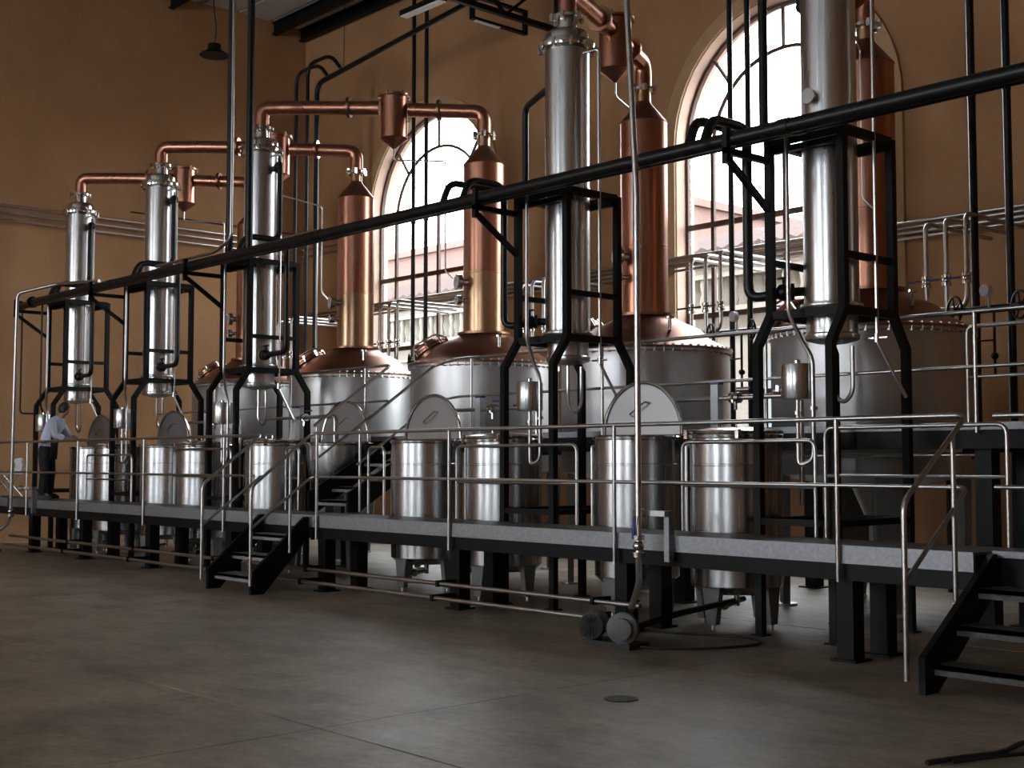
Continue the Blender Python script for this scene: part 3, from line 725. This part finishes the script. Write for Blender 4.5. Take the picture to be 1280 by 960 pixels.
# slim light grey instrument boxes behind the tanks with their product pipes
for i, (x, lab) in enumerate(((-8.85, 'behind the nearest closed tank'), (-12.8, 'between the two middle tanks'), (-17.25, 'left of the bowl kettle'), (-20.05, 'right of the raised lid on the left'))):
    t = T('instrument_box', 'slim pale grey upright box with blue top ' + lab, 'box', (x, 11.0, 0), 'pale grey instrument boxes')
    P('housing', M().box(x - .05, x + .05, 10.96, 11.05, 1.98, 2.48), GREYP, t)
    P('cap', M().box(x - .06, x + .06, 10.97, 11.05, 2.482, 2.505), BLUE, t)
    P('stand', M().cyl((x, 11.0, 0), (x, 11.0, 1.98), .025, 10), PIPE, t)
    t = T('product_pipe', 'horizontal steel pipe joined to the grey box ' + lab, 'pipe', (x + .1, 11.0, 2.33), 'product pipes')
    P('pipe', M().tube([(x + .055, 11.0, 2.33), (x + 1.1, 11.0, 2.33), (x + 1.1, 11.0, 1.2)], .028, 10, .08).tube([(x - .055, 11.0, 2.33), (x - .9, 11.0, 2.33)], .025, 10), PIPE, t)
    P('valve', M().cyl((x + .2, 11.0, 2.33), (x + .24, 11, 2.33), .06, 14).cyl((x + .28, 11.0, 2.33), (x + .32, 11, 2.33), .06, 14).cyl((x + .26, 11, 2.33), (x + .26, 11, 2.2), .02, 8), CHROME, t)
    P('blue_lever', M().box(x + .26, x + .46, 10.985, 11.015, 2.42, 2.44), BLUE, t)

# ================================================================== PUMPS AND LOW PIPES
def pump(x, yv, label, label2, stand_top):
    t = T('pump', label, 'pump', (x, yv, 0), 'floor pumps')
    P('base', M().box(x - .30, x + .26, yv - .13, yv + .13, 0, .05), RUBBER, t)
    P('motor', M().lathe([(.02, 0), (.11, .01), (.12, .04), (.12, .30), (.1, .33), (.04, .34)], n=24, axis=(-.55, .83, 0), org=(x - .14, yv - .2, .18)), MOTOR, t)
    m = M()
    m.lathe([(.11, 0), (.11, .006)], n=20, axis=(-.55, .83, 0), org=Vector((x - .14, yv - .2, .18)) - Vector((-.55, .83, 0)).normalized() * .004)
    for i in range(7):
        a = PI * i / 7; q = Vector((0, 0, 1)).rotation_difference(Vector((-.55, .83, 0)).normalized())
        v = q @ Vector((.09 * math.cos(a), .09 * math.sin(a), -.012)); o = Vector((x - .14, yv - .2, .18)); m.cyl(o + v, o - (q @ Vector((.09 * math.cos(a), .09 * math.sin(a), .012))), .006, 5)
    P('fan_grille', m, RUBBER, t)
    P('pump_head', M().lathe([(.04, 0), (.125, .0), (.14, .012), (.14, .09), (.095, .10), (.095, .15), (.04, .155)], n=28, axis=(.5, -.86, 0), org=(x + .12, yv - .04, .18)), MOTOR, t)
    P('coupling', M().cyl((x - .1, yv, .18), (x + .1, yv, .18), .06, 14), MOTOR, t)
    yo = 8.95
    s = T('stand_pipe', label2, 'pipe', (x + .02, yv, .3), 'tall thin steel stand pipes')
    return s
s = pump(-7.95, 8.46, 'grey electric pump on the floor in front of the walkway, right of centre', 'tall thin steel pipe rising from the central pump past the black headers', 9)
P('tube', M().tube([(-7.83, 8.5, .32), (-7.92, 8.72, .55), (-8.12, 8.93, .75), (-8.12, 8.93, 4.2), (-8.3, 8.93, 7.2)], .03, 12, .1), PIPE, s)
P('valve', M().sphere((-8.12, 8.93, .86), .055, 12).cyl((-8.12, 8.93, .76), (-8.12, 8.93, .8), .06, 12).cyl((-8.12, 8.93, .92), (-8.12, 8.93, .96), .06, 12), CHROME, s)
P('blue_lever', M().sweep([(-8.14, 8.88, .93), (-8.10, 8.86, 1.14)], .03, .012, (1, 0, 0)), BLUE, s)
s = pump(-24.0, 8.75, 'small pump on the floor at the far left edge', 'thin steel pipe at the far left rising to the header end', 5)
P('tube', M().tube([(-23.88, 8.8, .32), (-23.62, 8.95, .5), (-23.5, 8.95, .7), (-23.42, 8.95, 4.72), (-22.6, 9.4, 4.86), (-21.4, 9.6, 4.80)], .03, 12, .12), PIPE, s)
P('valve', M().sphere((-23.5, 8.95, .74), .055, 12).cyl((-23.5, 8.95, .64), (-23.5, 8.95, .68), .06, 12), CHROME, s)
P('blue_lever', M().sweep([(-23.52, 8.9, .8), (-23.45, 8.88, 1.0)], .03, .012, (1, 0, 0)), BLUE, s)
for x, lab in ((-8.02, 'holding the central stand pipe'), (-22.95, 'holding the far left stand pipe')):
    t = T('pipe_bracket', 'flat steel bracket at the walkway edge ' + lab, 'bracket', (x, 9.05, .8), 'stand pipe brackets')
    P('arm', M().box(x - .2, x + .16, 9.0, 9.05, 1.14, 1.19), PIPE, t)
    P('upright', M().box(x + .10, x + .16, 9.06, 9.135, .72, 1.19), GALV, t)
    P('clamp', M().cyl((x - .16, 8.94, 1.165), (x - .12, 9.02, 1.165), .045, 12), PIPE, t)
for i, (z, yy) in enumerate(((.30, 8.98), (.15, 8.9))):
    t = T('floor_pipe', ['upper', 'lower'][i] + ' of the two long steel pipes just above the floor in front of the walkway', 'pipe', (-16, yy, z), 'long low steel pipes')
    P('pipe', M().cyl((-23.6, yy, z), (-8.15 if i == 0 else -8.35, yy - (.0), z), .024, 12), PIPE, t)
    for x in (-21.02, -18.58, -16.12, -13.78, -11.13, -8.75):
        P('clamp', M().box(x - .02, x + .02, yy - .04, 9.2, z - .035, z + .035), BLACK, t)
t = T('suction_pipe', 'dark pipe running from the central pump back under the walkway', 'pipe', (-7.8, 8.6, .2))
P('pipe', M().tube([(-7.78, 8.52, .18), (-7.8, 9.1, .25), (-8.2, 10.6, .25)], .03, 10, .2), BLACKP, t)
t = T('power_cable', 'black cable looping on the floor beside the central pump', 'cable', (-7.5, 8.8, 0))
P('cable', M().tube([(-7.95, 8.4, .04), (-7.6, 8.5, .012), (-7.2, 8.95, .012), (-7.1, 9.5, .012), (-7.5, 9.75, .012), (-8.1, 9.45, .012), (-8.6, 9.4, .012)], .012, 8, .3), RUBBER, t)
t = T('power_cable', 'twisted black cable on the floor at the lower right corner', 'cable', (-3.6, 6.9, 0))
P('cable', M().tube([(-3.74, 6.42, .014), (-3.66, 6.66, .02), (-3.58, 6.95, .014), (-3.6, 7.25, .03), (-3.4, 7.7, .014)], .016, 8, .1).tube([(-3.66, 6.55, .014), (-3.52, 6.8, .03), (-3.45, 7.1, .014), (-3.2, 7.4, .014)], .012, 8, .1), RUBBER, t)
# drain cover
t = T('floor_drain', 'round dark drain cover set in the concrete floor', 'drain', (-6.18, 6.61, 0))
P('ring', M().lathe([(.095, .001), (.095, .008), (.115, .008), (.12, .001)], (-6.18, 6.61), 24), RUBBER, t)
P('cover', M().lathe([(.001, .003), (.096, .003)], (-6.18, 6.61), 24), GALV, t)
m = M()
for i in range(-3, 4):
    w = math.sqrt(.092 ** 2 - (i * .026) ** 2)
    m.box(-6.18 - w, -6.18 + w, 6.61 + i * .026 - .006, 6.61 + i * .026 + .006, .003, .009)
P('grate_bar', m, RUBBER, t)
t = T('drain_header', 'horizontal steel pipe with capped end under the still platform at right', 'pipe', (-7, 11.62, 1.8))
P('pipe', M().cyl((-10.4, 11.78, 1.71), (-6.28, 11.78, 1.71), .025, 12), PIPE, t)
P('end_cap', M().cyl((-6.3, 11.78, 1.71), (-6.2, 11.78, 1.71), .05, 14), COPPER_D, t)
# open gully channel at the back
t = T('gully_grating', 'long narrow steel gully grating along the floor behind the stills', 'drain', (-12, 15.5, 0))
P('grating', M().box(-24, 4, 15.35, 15.65, .001, .012), GALV, t)

# ================================================================== BACK WALL PIPEWORK
t = T('wall_pipes', 'three parallel thin steel pipes running along the left ochre wall', 'pipe', (-26.2, 12, 6.75))
for z in (6.88, 6.73, 6.58): P('pipe', M().tube([(-26.22, 2, z), (-26.22, 16.9, z), (-23.9, 16.9, z)], .026, 10, .1), PIPE, t)
for yy in (6, 11.4, 15.5): P('clamp', M().box(-26.35, -26.2, yy - .02, yy + .02, 6.52, 6.95), IRON, t)
t = T('conduit', 'thin dark conduit above the wall pipes at left', 'pipe', (-26.25, 12, 7.2))
P('tube', M().cyl((-26.3, 12.5, 7.12), (-26.3, 16.9, 7.12), .012, 8), BLACKP, t)
t = T('pipe_rack', 'bundle of thin steel pipes crossing both windows along the back wall', 'pipe', (-14, 16.8, 5))
for i in range(4): P('pipe', M().cyl((-25.8, 16.75, 5.13 - i * .075), (-1, 16.75, 5.13 - i * .075), .024, 10), PIPE, t)
P('rack_rail', M().box(-25.8, -1, 16.84, 16.9, 4.98, 5.16), PLASTER, t)
LX = [-8.33, -12.25, -16.07, -20.2, -24.0]
LB = ['right of the rightmost still', 'in front of the big window', 'right of the still before the left window', 'in front of the left window', 'beside the left corner risers']
for k in range(5):
    x = LX[k]; t = T('transfer_loop', 'steel drop pipes joined by a U bend, ' + LB[k], 'pipe', (x, 15, 3.7), 'steel drop-pipe groups')
    for i, dx in enumerate((-.28, 0, .28)):
        z1 = 4.72 + .03 * i
        P('drop_pipe', M().tube([(x + dx, 15, 3.95 if i != 1 else 3.2), (x + dx, 15, z1), (x + dx, 16.72, z1)], .03, 10, .12), PIPE, t)
        v = P('valve', M().cyl((x + dx, 15, 3.98), (x + dx, 15, 4.02), .06, 12).cyl((x + dx, 15, 3.88), (x + dx, 15, 3.92), .06, 12).sphere((x + dx, 15, 3.95), .05, 10), CHROME, t)
        P('lever', M().box(x + dx - .22, x + dx - .06, 14.93, 14.96, 3.95, 3.975), BLUE if k == 0 else RUBBER, v)
    P('u_bend', M().tube([(x - .28, 15, 3.95), (x - .28, 15, 3.58), (x + .28, 15, 3.58), (x + .28, 15, 3.95)], .03, 10, .16), PIPE, t)
# manifolds with hand wheels
for k, (x0, x1) in enumerate(((-8.4, -5.2), (-12.3, -11.0), (-19.6, -18.9))):
    t = T('valve_manifold', ['dark pipe manifold with hand wheels at the far right', 'dark pipe manifold with hand wheels before the big window', 'dark pipe manifold with hand wheels at the foot of the left window'][k], 'valve', (x0, 15, 3.4), 'hand-wheel manifolds')
    P('manifold_pipe', M().cyl((x0, 15.05, 3.54), (x1, 15.05, 3.54), .05, 12), BLACKP, t)
    xx = x0 + .25
    while xx < x1:
        P('hand_wheel', M().wheel((xx, 14.86, 3.54), (-.5, -.85, 0), .17 if k == 0 else .14, .016), BLACKP, t)
        P('valve_body', M().cyl((xx, 14.9, 3.54), (xx, 15.05, 3.54), .045, 10), BLACKP, t)
        P('gauge', M().cyl((xx + .4, 14.95, 3.76), (xx + .38, 14.88, 3.76), .075, 16).cyl((xx + .4, 14.97, 3.54), (xx + .4, 14.97, 3.74), .015, 6), GREYP, t)
        P('drip_leg', M().cyl((xx + .42, 15.05, 3.54), (xx + .42, 15.05, 2.7), .018, 8).sphere((xx + .42, 15.05, 2.95), .05, 8).cyl((xx + .2, 15.05, 3.15), (xx + .42, 15.05, 3.15), .012, 6), BLACKP, t)
        xx += .75 if k else .85
    P('support_leg', M().cyl((x0 + .02, 15.05, 0), (x0 + .02, 15.05, 3.54), .04, 10).cyl((x1 - .02, 15.05, 0), (x1 - .02, 15.05, 3.54), .04, 10), BLACKP, t)
# tall black pipes rising behind the stills
BP = [(-24.0, 'left one of three behind the middle column'), (-23.55, 'second of three behind the middle column'), (-19.75, 'left one crossing the left window'), (-19.35, 'right one crossing the left window'),
      (-15.72, 'beside the mid-photo steel column'), (-11.95, 'left one crossing the big window'), (-11.62, 'middle one crossing the big window'), (-8.07, 'left one at the far right wall'), (-7.6, 'right one at the far right wall')]
for x, lab in BP:
    t = T('supply_pipe', 'slim black vertical pipe against the wall, ' + lab, 'pipe', (x, 15.25, 3.4), 'slim black supply pipes')
    if x < -23:
        z = 10.35 if x > -23.8 else 10.25
        P('pipe', M().tube([(x, 15.25, 0), (x, 15.25, z), (x + .9, 15.25, z), (x + 1.35, 15.2, z - .42)], .042, 10, .3), BLACKP, t)
    else:
        P('pipe', M().cyl((x, 15.25, 0), (x, 15.25, 12.2 if x != -15.72 else 12.2), .042 if x < -9 else .05, 10), BLACKP, t)
    P('coupling', M().cyl((x, 15.25, 6.3), (x, 15.25, 6.4), .055, 10), BLACKP, t)
t = T('roof_pipe', 'black pipe that bends and climbs to the right under the roof', 'pipe', (-22.9, 15.1, 0))
P('pipe', M().tube([(-22.95, 15.1, 0), (-22.95, 15.1, 9.75), (-17.6, 15.1, 10.2), (-8, 15.1, 10.9)], .055, 12, .25), BLACKP, t)
P('hanger_rod', M().cyl((-21.95, 15.1, 9.85), (-21.95, 15.1, 12.2), .008, 6), BLACKP, t)
P('hanger_rod', M().cyl((-16, 15.1, 10.3), (-16, 15.1, 12.2), .008, 6), BLACKP, t)
t = T('branch_tube', 'thin steel square-cornered tube by the left wall corner', 'pipe', (-22.8, 15, 6.5))
P('tube', M().tube([(-24.6, 15.0, 6.55), (-22.75, 15.0, 6.55), (-22.75, 15.0, 3.5)], .02, 8, .06), PIPE, t)

# ================================================================== LAMPS AND TRUSS
t = T('pendant_lamp', 'black bell-shaped pendant lamp hanging near the left wall', 'lamp', (-21.67, 11.93, 9.4))
P('shade', M().lathe([(.03, 9.62), (.12, 9.6), (.13, 9.5), (.15, 9.48), (.27, 9.40), (.28, 9.38), (.2, 9.38)], (-21.67, 11.93), 28), BLACK, t)
P('diffuser', M().lathe([(.001, 9.385), (.2, 9.385)], (-21.67, 11.93), 24), LENS, t)
P('cord', M().tube([(-21.67, 11.93, 9.6), (-21.6, 11.93, 9.9), (-21.74, 11.93, 10.4), (-21.68, 11.93, 10.9), (-21.67, 11.93, 12.2)], .012, 6, .25), RUBBER, t)
t = T('linear_lamp', 'long black linear lamp with pale diffuser under the roof', 'lamp', (-18.4, 14.35, 10))
P('housing', M().box(-18.95, -17.75, 14.28, 14.46, 10.0, 10.10), BLACK, t)
P('diffuser', M().box(-18.93, -17.77, 14.29, 14.45, 9.98, 10.0), LENS, t)
P('hanger', M().cyl((-18.6, 14.37, 10.1), (-18.6, 14.37, 12.2), .008, 6).cyl((-17.9, 14.37, 10.1), (-17.9, 14.37, 12.2), .008, 6), BLACK, t)
t = T('linear_lamp', 'second linear lamp seen end-on with a boxy black bracket near the top centre', 'lamp', (-17.8, 15.9, 10))
P('housing', M().box(-18.0, -17.9, 15.2, 16.6, 9.9, 9.95).box(-18.0, -17.9, 15.2, 15.26, 9.95, 10.35).box(-18.0, -17.9, 16.54, 16.6, 9.95, 10.35).box(-18.0, -17.9, 15.2, 16.6, 10.33, 10.38), BLACK, t)
P('diffuser', M().box(-17.99, -17.91, 15.3, 15.9, 9.88, 9.9), LENS, t)
P('hanger', M().cyl((-17.95, 15.9, 10.38), (-17.95, 15.9, 12.2), .01, 6), BLACK, t)
t = T('roof_truss', 'black lattice roof truss near the top centre', 'truss', (-17.55, 12, 10))
P('bottom_chord', M().box(-17.6, -17.5, 1, 16.95, 9.95, 10.05), BLACK, t)
P('top_chord', M().box(-17.6, -17.5, 1, 16.95, 10.85, 10.95), BLACK, t)
for j in range(14):
    y0 = 16.8 - j * 1.1
    P('web_bar', M().sweep([(-17.55, y0, 10.0 if j % 2 else 10.9), (-17.55, y0 - 1.1, 10.9 if j % 2 else 10.0)], .06, .05, (1, 0, 0)), BLACK, t)

# ================================================================== CHAIR-LIKE WHITE SEAT AT FAR LEFT
t = T('folding_chair', 'white plastic chair with thin metal legs at the far left end of the walkway', 'chair', (-25.5, 9.6, DZ))
m = M(); vs = []; N = 12
for zz, dy in ((1.42, 0), (1.5, .0), (1.62, -.01), (1.72, -.03)):
    for i in range(N + 1):
        f = i / N * 2 - 1; w = .30 if zz < 1.7 else .25
        vs.append((-25.5 + f * w, 9.82 - .09 * (1 - f * f) * -1 + dy, zz - .05 * f * f * (1 if zz > 1.6 else -1)))
fs = []
for j in range(3):
    for i in range(N): fs.append((j * (N + 1) + i, j * (N + 1) + i + 1, (j + 1) * (N + 1) + i + 1, (j + 1) * (N + 1) + i))
off = len(vs); vs2 = [(v[0], v[1] + .02, v[2]) for v in vs]
P('backrest', m.add(vs + vs2, fs + [tuple(reversed([i + off for i in f])) for f in fs]), WHITEP, t)
P('seat', M().box(-25.74, -25.26, 9.4, 9.82, 1.39, 1.42), WHITEP, t)
for dx in (-.22, .22):
    P('leg', M().tube([(-25.5 + dx, 9.42, DZ), (-25.5 + dx, 9.80, 1.4), (-25.5 + dx, 9.86, 1.66)], .013, 8, .05), PIPE, t)
    P('leg', M().tube([(-25.5 + dx, 9.84, DZ), (-25.5 + dx, 9.44, 1.4)], .013, 8), PIPE, t)

# ================================================================== WORKER
def skinned(name, verts, edges, radii, mat, parent, sub=2, root=0):
    off = wpos(parent)
    me = bpy.data.meshes.new(name); me.from_pydata([tuple(Vector(v) - off) for v in verts], edges, []); me.update()
    o = bpy.data.objects.new(name, me); COL.objects.link(o); o.parent = parent
    md = o.modifiers.new('skin', 'SKIN'); md.use_smooth_shade = True
    if not me.skin_vertices: 
        bpy.context.view_layer.update()
    sv = me.skin_vertices
    if not sv:
        try: me.attributes.new('skin', 'SKIN', 'POINT')
        except Exception: pass
        sv = me.skin_vertices
    if sv:
        for i, r in enumerate(radii):
            sv[0].data[i].radius = (r, r) if not isinstance(r, tuple) else r
            sv[0].data[i].use_root = (i == root)
    s2 = o.modifiers.new('sub', 'SUBSURF'); s2.levels = sub; s2.render_levels = sub
    me.materials.append(mat)
    return o
WX, WY = -23.42, 9.56
wk = T('person', 'worker with black hair, light blue shirt, apron straps and black trousers, bending over a tank', 'person', (WX, WY, DZ))
# body axis: facing direction f (towards the tank: +X +Y), s = person's right
f = Vector((.72, .69, 0)).normalized(); s = Vector((f.y, -f.x, 0))
O = Vector((WX, WY, DZ))
def w(a, b, c): return O + f * a + s * b + Vector((0, 0, c))
def ring_body(name, rings, mat, n=20, cap=True):
    """rings: (centre, half width along s, half depth along f, tilt)"""
    vs = []; fs = []
    for (c, hw, hd, tl) in rings:
        for i in range(n):
            a = 2 * PI * i / n; e = .85
            ca, sa = math.cos(a), math.sin(a)
            x = math.copysign(abs(ca) ** e, ca) * hw; y = math.copysign(abs(sa) ** e, sa) * hd
            vs.append(c + s * x + f * y + Vector((0, 0, -y * tl)))
    for j in range(len(rings) - 1):
        for i in range(n):
            k = (i + 1) % n; fs.append((j * n + i, j * n + k, (j + 1) * n + k, (j + 1) * n + i))
    m = M()
    if cap: fs += [tuple(reversed(range(n))), tuple(range((len(rings) - 1) * n, len(rings) * n))]
    return P(name, m.add(vs, fs), mat, wk, smooth=80)
# one continuous body: hips, legs, torso, arms, neck, head
V = [w(0, 0, .93), w(.03, 0, 1.08), w(.10, 0, 1.24), w(.17, 0, 1.38), w(.235, 0, 1.47), w(.27, 0, 1.53), w(.32, 0, 1.60), w(.335, 0, 1.70),
     w(0, .09, .88), w(.01, .10, .48), w(-.03, .10, .09), w(.12, .12, .045),
     w(-.02, -.09, .88), w(.05, -.10, .48), w(.02, -.11, .09), w(.17, -.12, .045),
     w(.17, .18, 1.41), w(.26, .25, 1.17), w(.45, .17, 1.10), w(.53, .13, 1.09),
     w(.17, -.18, 1.41), w(.30, -.24, 1.17), w(.50, -.14, 1.12), w(.58, -.10, 1.10)]
Eg = [(0, 1), (1, 2), (2, 3), (3, 4), (4, 5), (5, 6), (6, 7), (0, 8), (8, 9), (9, 10), (10, 11), (0, 12), (12, 13), (13, 14), (14, 15), (3, 16), (16, 17), (17, 18), (18, 19), (3, 20), (20, 21), (21, 22), (22, 23)]
Rr = [.11, .10, .11, .10, .06, .055, .08, .07, .08, .055, .04, .035, .08, .055, .04, .035, .045, .036, .030, .025, .045, .036, .030, .025]
body = skinned('body', V, Eg, Rr, SKIN, wk)
body['label'] = 'bare skin of face, neck, forearms and hands'
# clothing
ring_body('shirt', [(w(-.01, 0, .90), .165, .125, .1), (w(.0, 0, .99), .165, .13, .15), (w(.04, 0, 1.12), .165, .13, .25), (w(.10, 0, 1.25), .185, .14, .35), (w(.15, 0, 1.35), .20, .14, .4), (w(.19, 0, 1.43), .175, .12, .45), (w(.23, 0, 1.485), .09, .09, .45), (w(.25, 0, 1.505), .07, .075, .45)], SHIRT)
for sg in (1, -1):
    a, b, c, d = (w(.16, .15 * sg, 1.41), w(.17, .20 * sg, 1.37), w(.26 if sg > 0 else .30, .25 * sg, 1.17), w(.40 if sg > 0 else .44, .19 * sg, 1.115))
    m = M(); pts = [a, b, (b + c) / 2, c, (c + d) / 2, d]; rad = [.085, .085, .07, .062, .055, .05]
    T_ = [(pts[min(i + 1, 5)] - pts[max(i - 1, 0)]).normalized() for i in range(6)]
    vs = []; nn = T_[0].orthogonal().normalized()
    for i in range(6):
        if i: nn = (T_[i - 1].rotation_difference(T_[i]) @ nn).normalized()
        bb = T_[i].cross(nn)
        vs += [pts[i] + (nn * math.cos(q * PI / 7) + bb * math.sin(q * PI / 7)) * rad[i] for q in range(14)]
    fs = [(i * 14 + q, i * 14 + (q + 1) % 14, i * 14 + 14 + (q + 1) % 14, i * 14 + 14 + q) for i in range(5) for q in range(14)]
    P('sleeve', m.add(vs, fs + [tuple(reversed(range(14)))]), SHIRT, wk, smooth=80)
ring_body('trousers', [(w(-.01, 0, .76), .17, .125, 0), (w(-.01, 0, .86), .175, .13, .05), (w(0, 0, .97), .168, .125, .1)], TROUSER)
for sg, dx in ((1, 0), (-1, .04)):
    rings = [(w(dx * .2 - .01, .088 * sg, .84), .092, .105, 0), (w(dx * .6, .095 * sg, .65), .085, .095, 0), (w(dx + .01, .10 * sg, .48), .07, .078, 0), (w(dx - .01, .10 * sg, .3), .066, .075, 0), (w(dx - .03, .105 * sg, .07), .058, .068, 0)]
    ring_body('trouser_leg', rings, TROUSER, 16)
    P('shoe', M().add([tuple(w(dx - .11 + l, .11 * sg + b, z)) for z, sc in ((0, 1), (.05, 1), (.09, .6)) for l, b in ((0, -.04 * sc), (.0, .04 * sc), (.17, .048 * sc), (.27 * (1 if sc == 1 else .75), .02 * sc), (.27 * (1 if sc == 1 else .75), -.02 * sc), (.17, -.048 * sc))],
        [(5, 4, 3, 2, 1, 0), (12, 13, 14, 15, 16, 17)] + [(j * 6 + i, j * 6 + (i + 1) % 6, j * 6 + 6 + (i + 1) % 6, j * 6 + 6 + i) for j in (0, 1) for i in range(6)]), RUBBER, wk)
# apron straps
for z, a0 in ((1.03, .012),):
    P('apron_strap', M().tube([w(.0, 0, z) + s * (.172 * math.cos(q)) + f * (.136 * math.sin(q)) - Vector((0, 0, .1 * math.sin(q) * .136)) for q in [2 * PI * i / 20 for i in range(20)]], .009, 6, closed=True), TROUSER, wk)
P('apron', M().add([tuple(w(a, b, c)) for a, b, c in ((.155, -.13, 1.3), (.155, .13, 1.3), (.135, .15, 1.0), (.12, .15, .72), (.12, -.15, .72), (.135, -.15, 1.0))] +
                   [tuple(w(a + .012, b, c)) for a, b, c in ((.155, -.13, 1.3), (.155, .13, 1.3), (.135, .15, 1.0), (.12, .15, .72), (.12, -.15, .72), (.135, -.15, 1.0))],
                   [(0, 1, 2, 3, 4, 5), (11, 10, 9, 8, 7, 6)] + [(i, i + 6, (i + 1) % 6 + 6, (i + 1) % 6) for i in range(6)]), TROUSER, wk)
# head
hc = w(.325, 0, 1.645)
hq = Matrix.Rotation(math.atan2(f.y, f.x), 3, 'Z') @ Matrix.Rotation(math.radians(28), 3, 'Y')
def hv(v): return hc + hq @ Vector(v)
m = M(); t_ = M().sphere((0, 0, 0), 1, 20)
hd = []
for v in t_.v:
    x, y_, z = v
    wd = .078 * (1 - .18 * max(0, -z)); dp = .095
    hd.append(hv((x * dp + (.01 * -z if z < 0 else 0), y_ * wd, z * .115)))
P('head', M().add(hd, t_.f).add([hv(q) for q in ((.09, -.013, .01), (.09, .013, .01), (.118, .012, -.022), (.118, -.012, -.022), (.088, .014, -.03), (.088, -.014, -.03))], [(0, 1, 2, 3), (3, 2, 4, 5), (0, 3, 5), (1, 4, 2)])
  .sphere(hv((.0, .08, -.005)), .022, 8, (.6, .5, 1)).sphere(hv((.0, -.08, -.005)), .022, 8, (.6, .5, 1)), SKIN, wk, smooth=80)
for sg in (1, -1):
    P('eye', M().sphere(hv((.083, .03 * sg, .012)), .011, 8), WHITEP, wk)
    P('eyebrow', M().tube([hv((.088, .015 * sg, .036)), hv((.086, .045 * sg, .034))], .005, 5), HAIR, wk)
P('mouth', M().tube([hv((.09, -.022, -.055)), hv((.094, 0, -.057)), hv((.09, .022, -.055))], .005, 6), COPPER_D, wk)
hr = []
for v in t_.v:
    x, y_, z = v
    hr.append(hv((x * .108 - .020, y_ * .092, z * .125 + .012)))
P('hair', M().add(hr, t_.f), HAIR, wk, smooth=80)
# hands: palm and five fingers each, curled on the tank rim
for sg, wr, tip in ((1, V[18], V[19]), (-1, V[22], V[23])):
    d = (tip - wr).normalized(); d = (d + f * .6).normalized(); sd = Vector((0, 0, 1)).cross(d).normalized() * sg
    c = tip + d * .03
    pm = M(); 
    P('palm', pm.sphere(c + d * .02, .04, 12, (1.0, 1.0, .5)), SKIN, wk, smooth=80)
    for i, (o_, L_) in enumerate(((-.032, .06), (-.011, .072), (.011, .068), (.03, .055))):
        a = c + d * .045 + sd * o_
        P('finger', M().tube([a, a + d * L_ * .5 + Vector((0, 0, -.004)), a + d * L_ * .85 + Vector((0, 0, -.022)), a + d * L_ * .95 + Vector((0, 0, -.04))], .0085, 8, .012), SKIN, wk, smooth=80)
    a = c - sd * .035 - d * .005
    P('thumb', M().tube([a, a + d * .03 - sd * .018, a + d * .055 - sd * .014 + Vector((0, 0, -.015))], .0095, 8, .012), SKIN, wk, smooth=80)
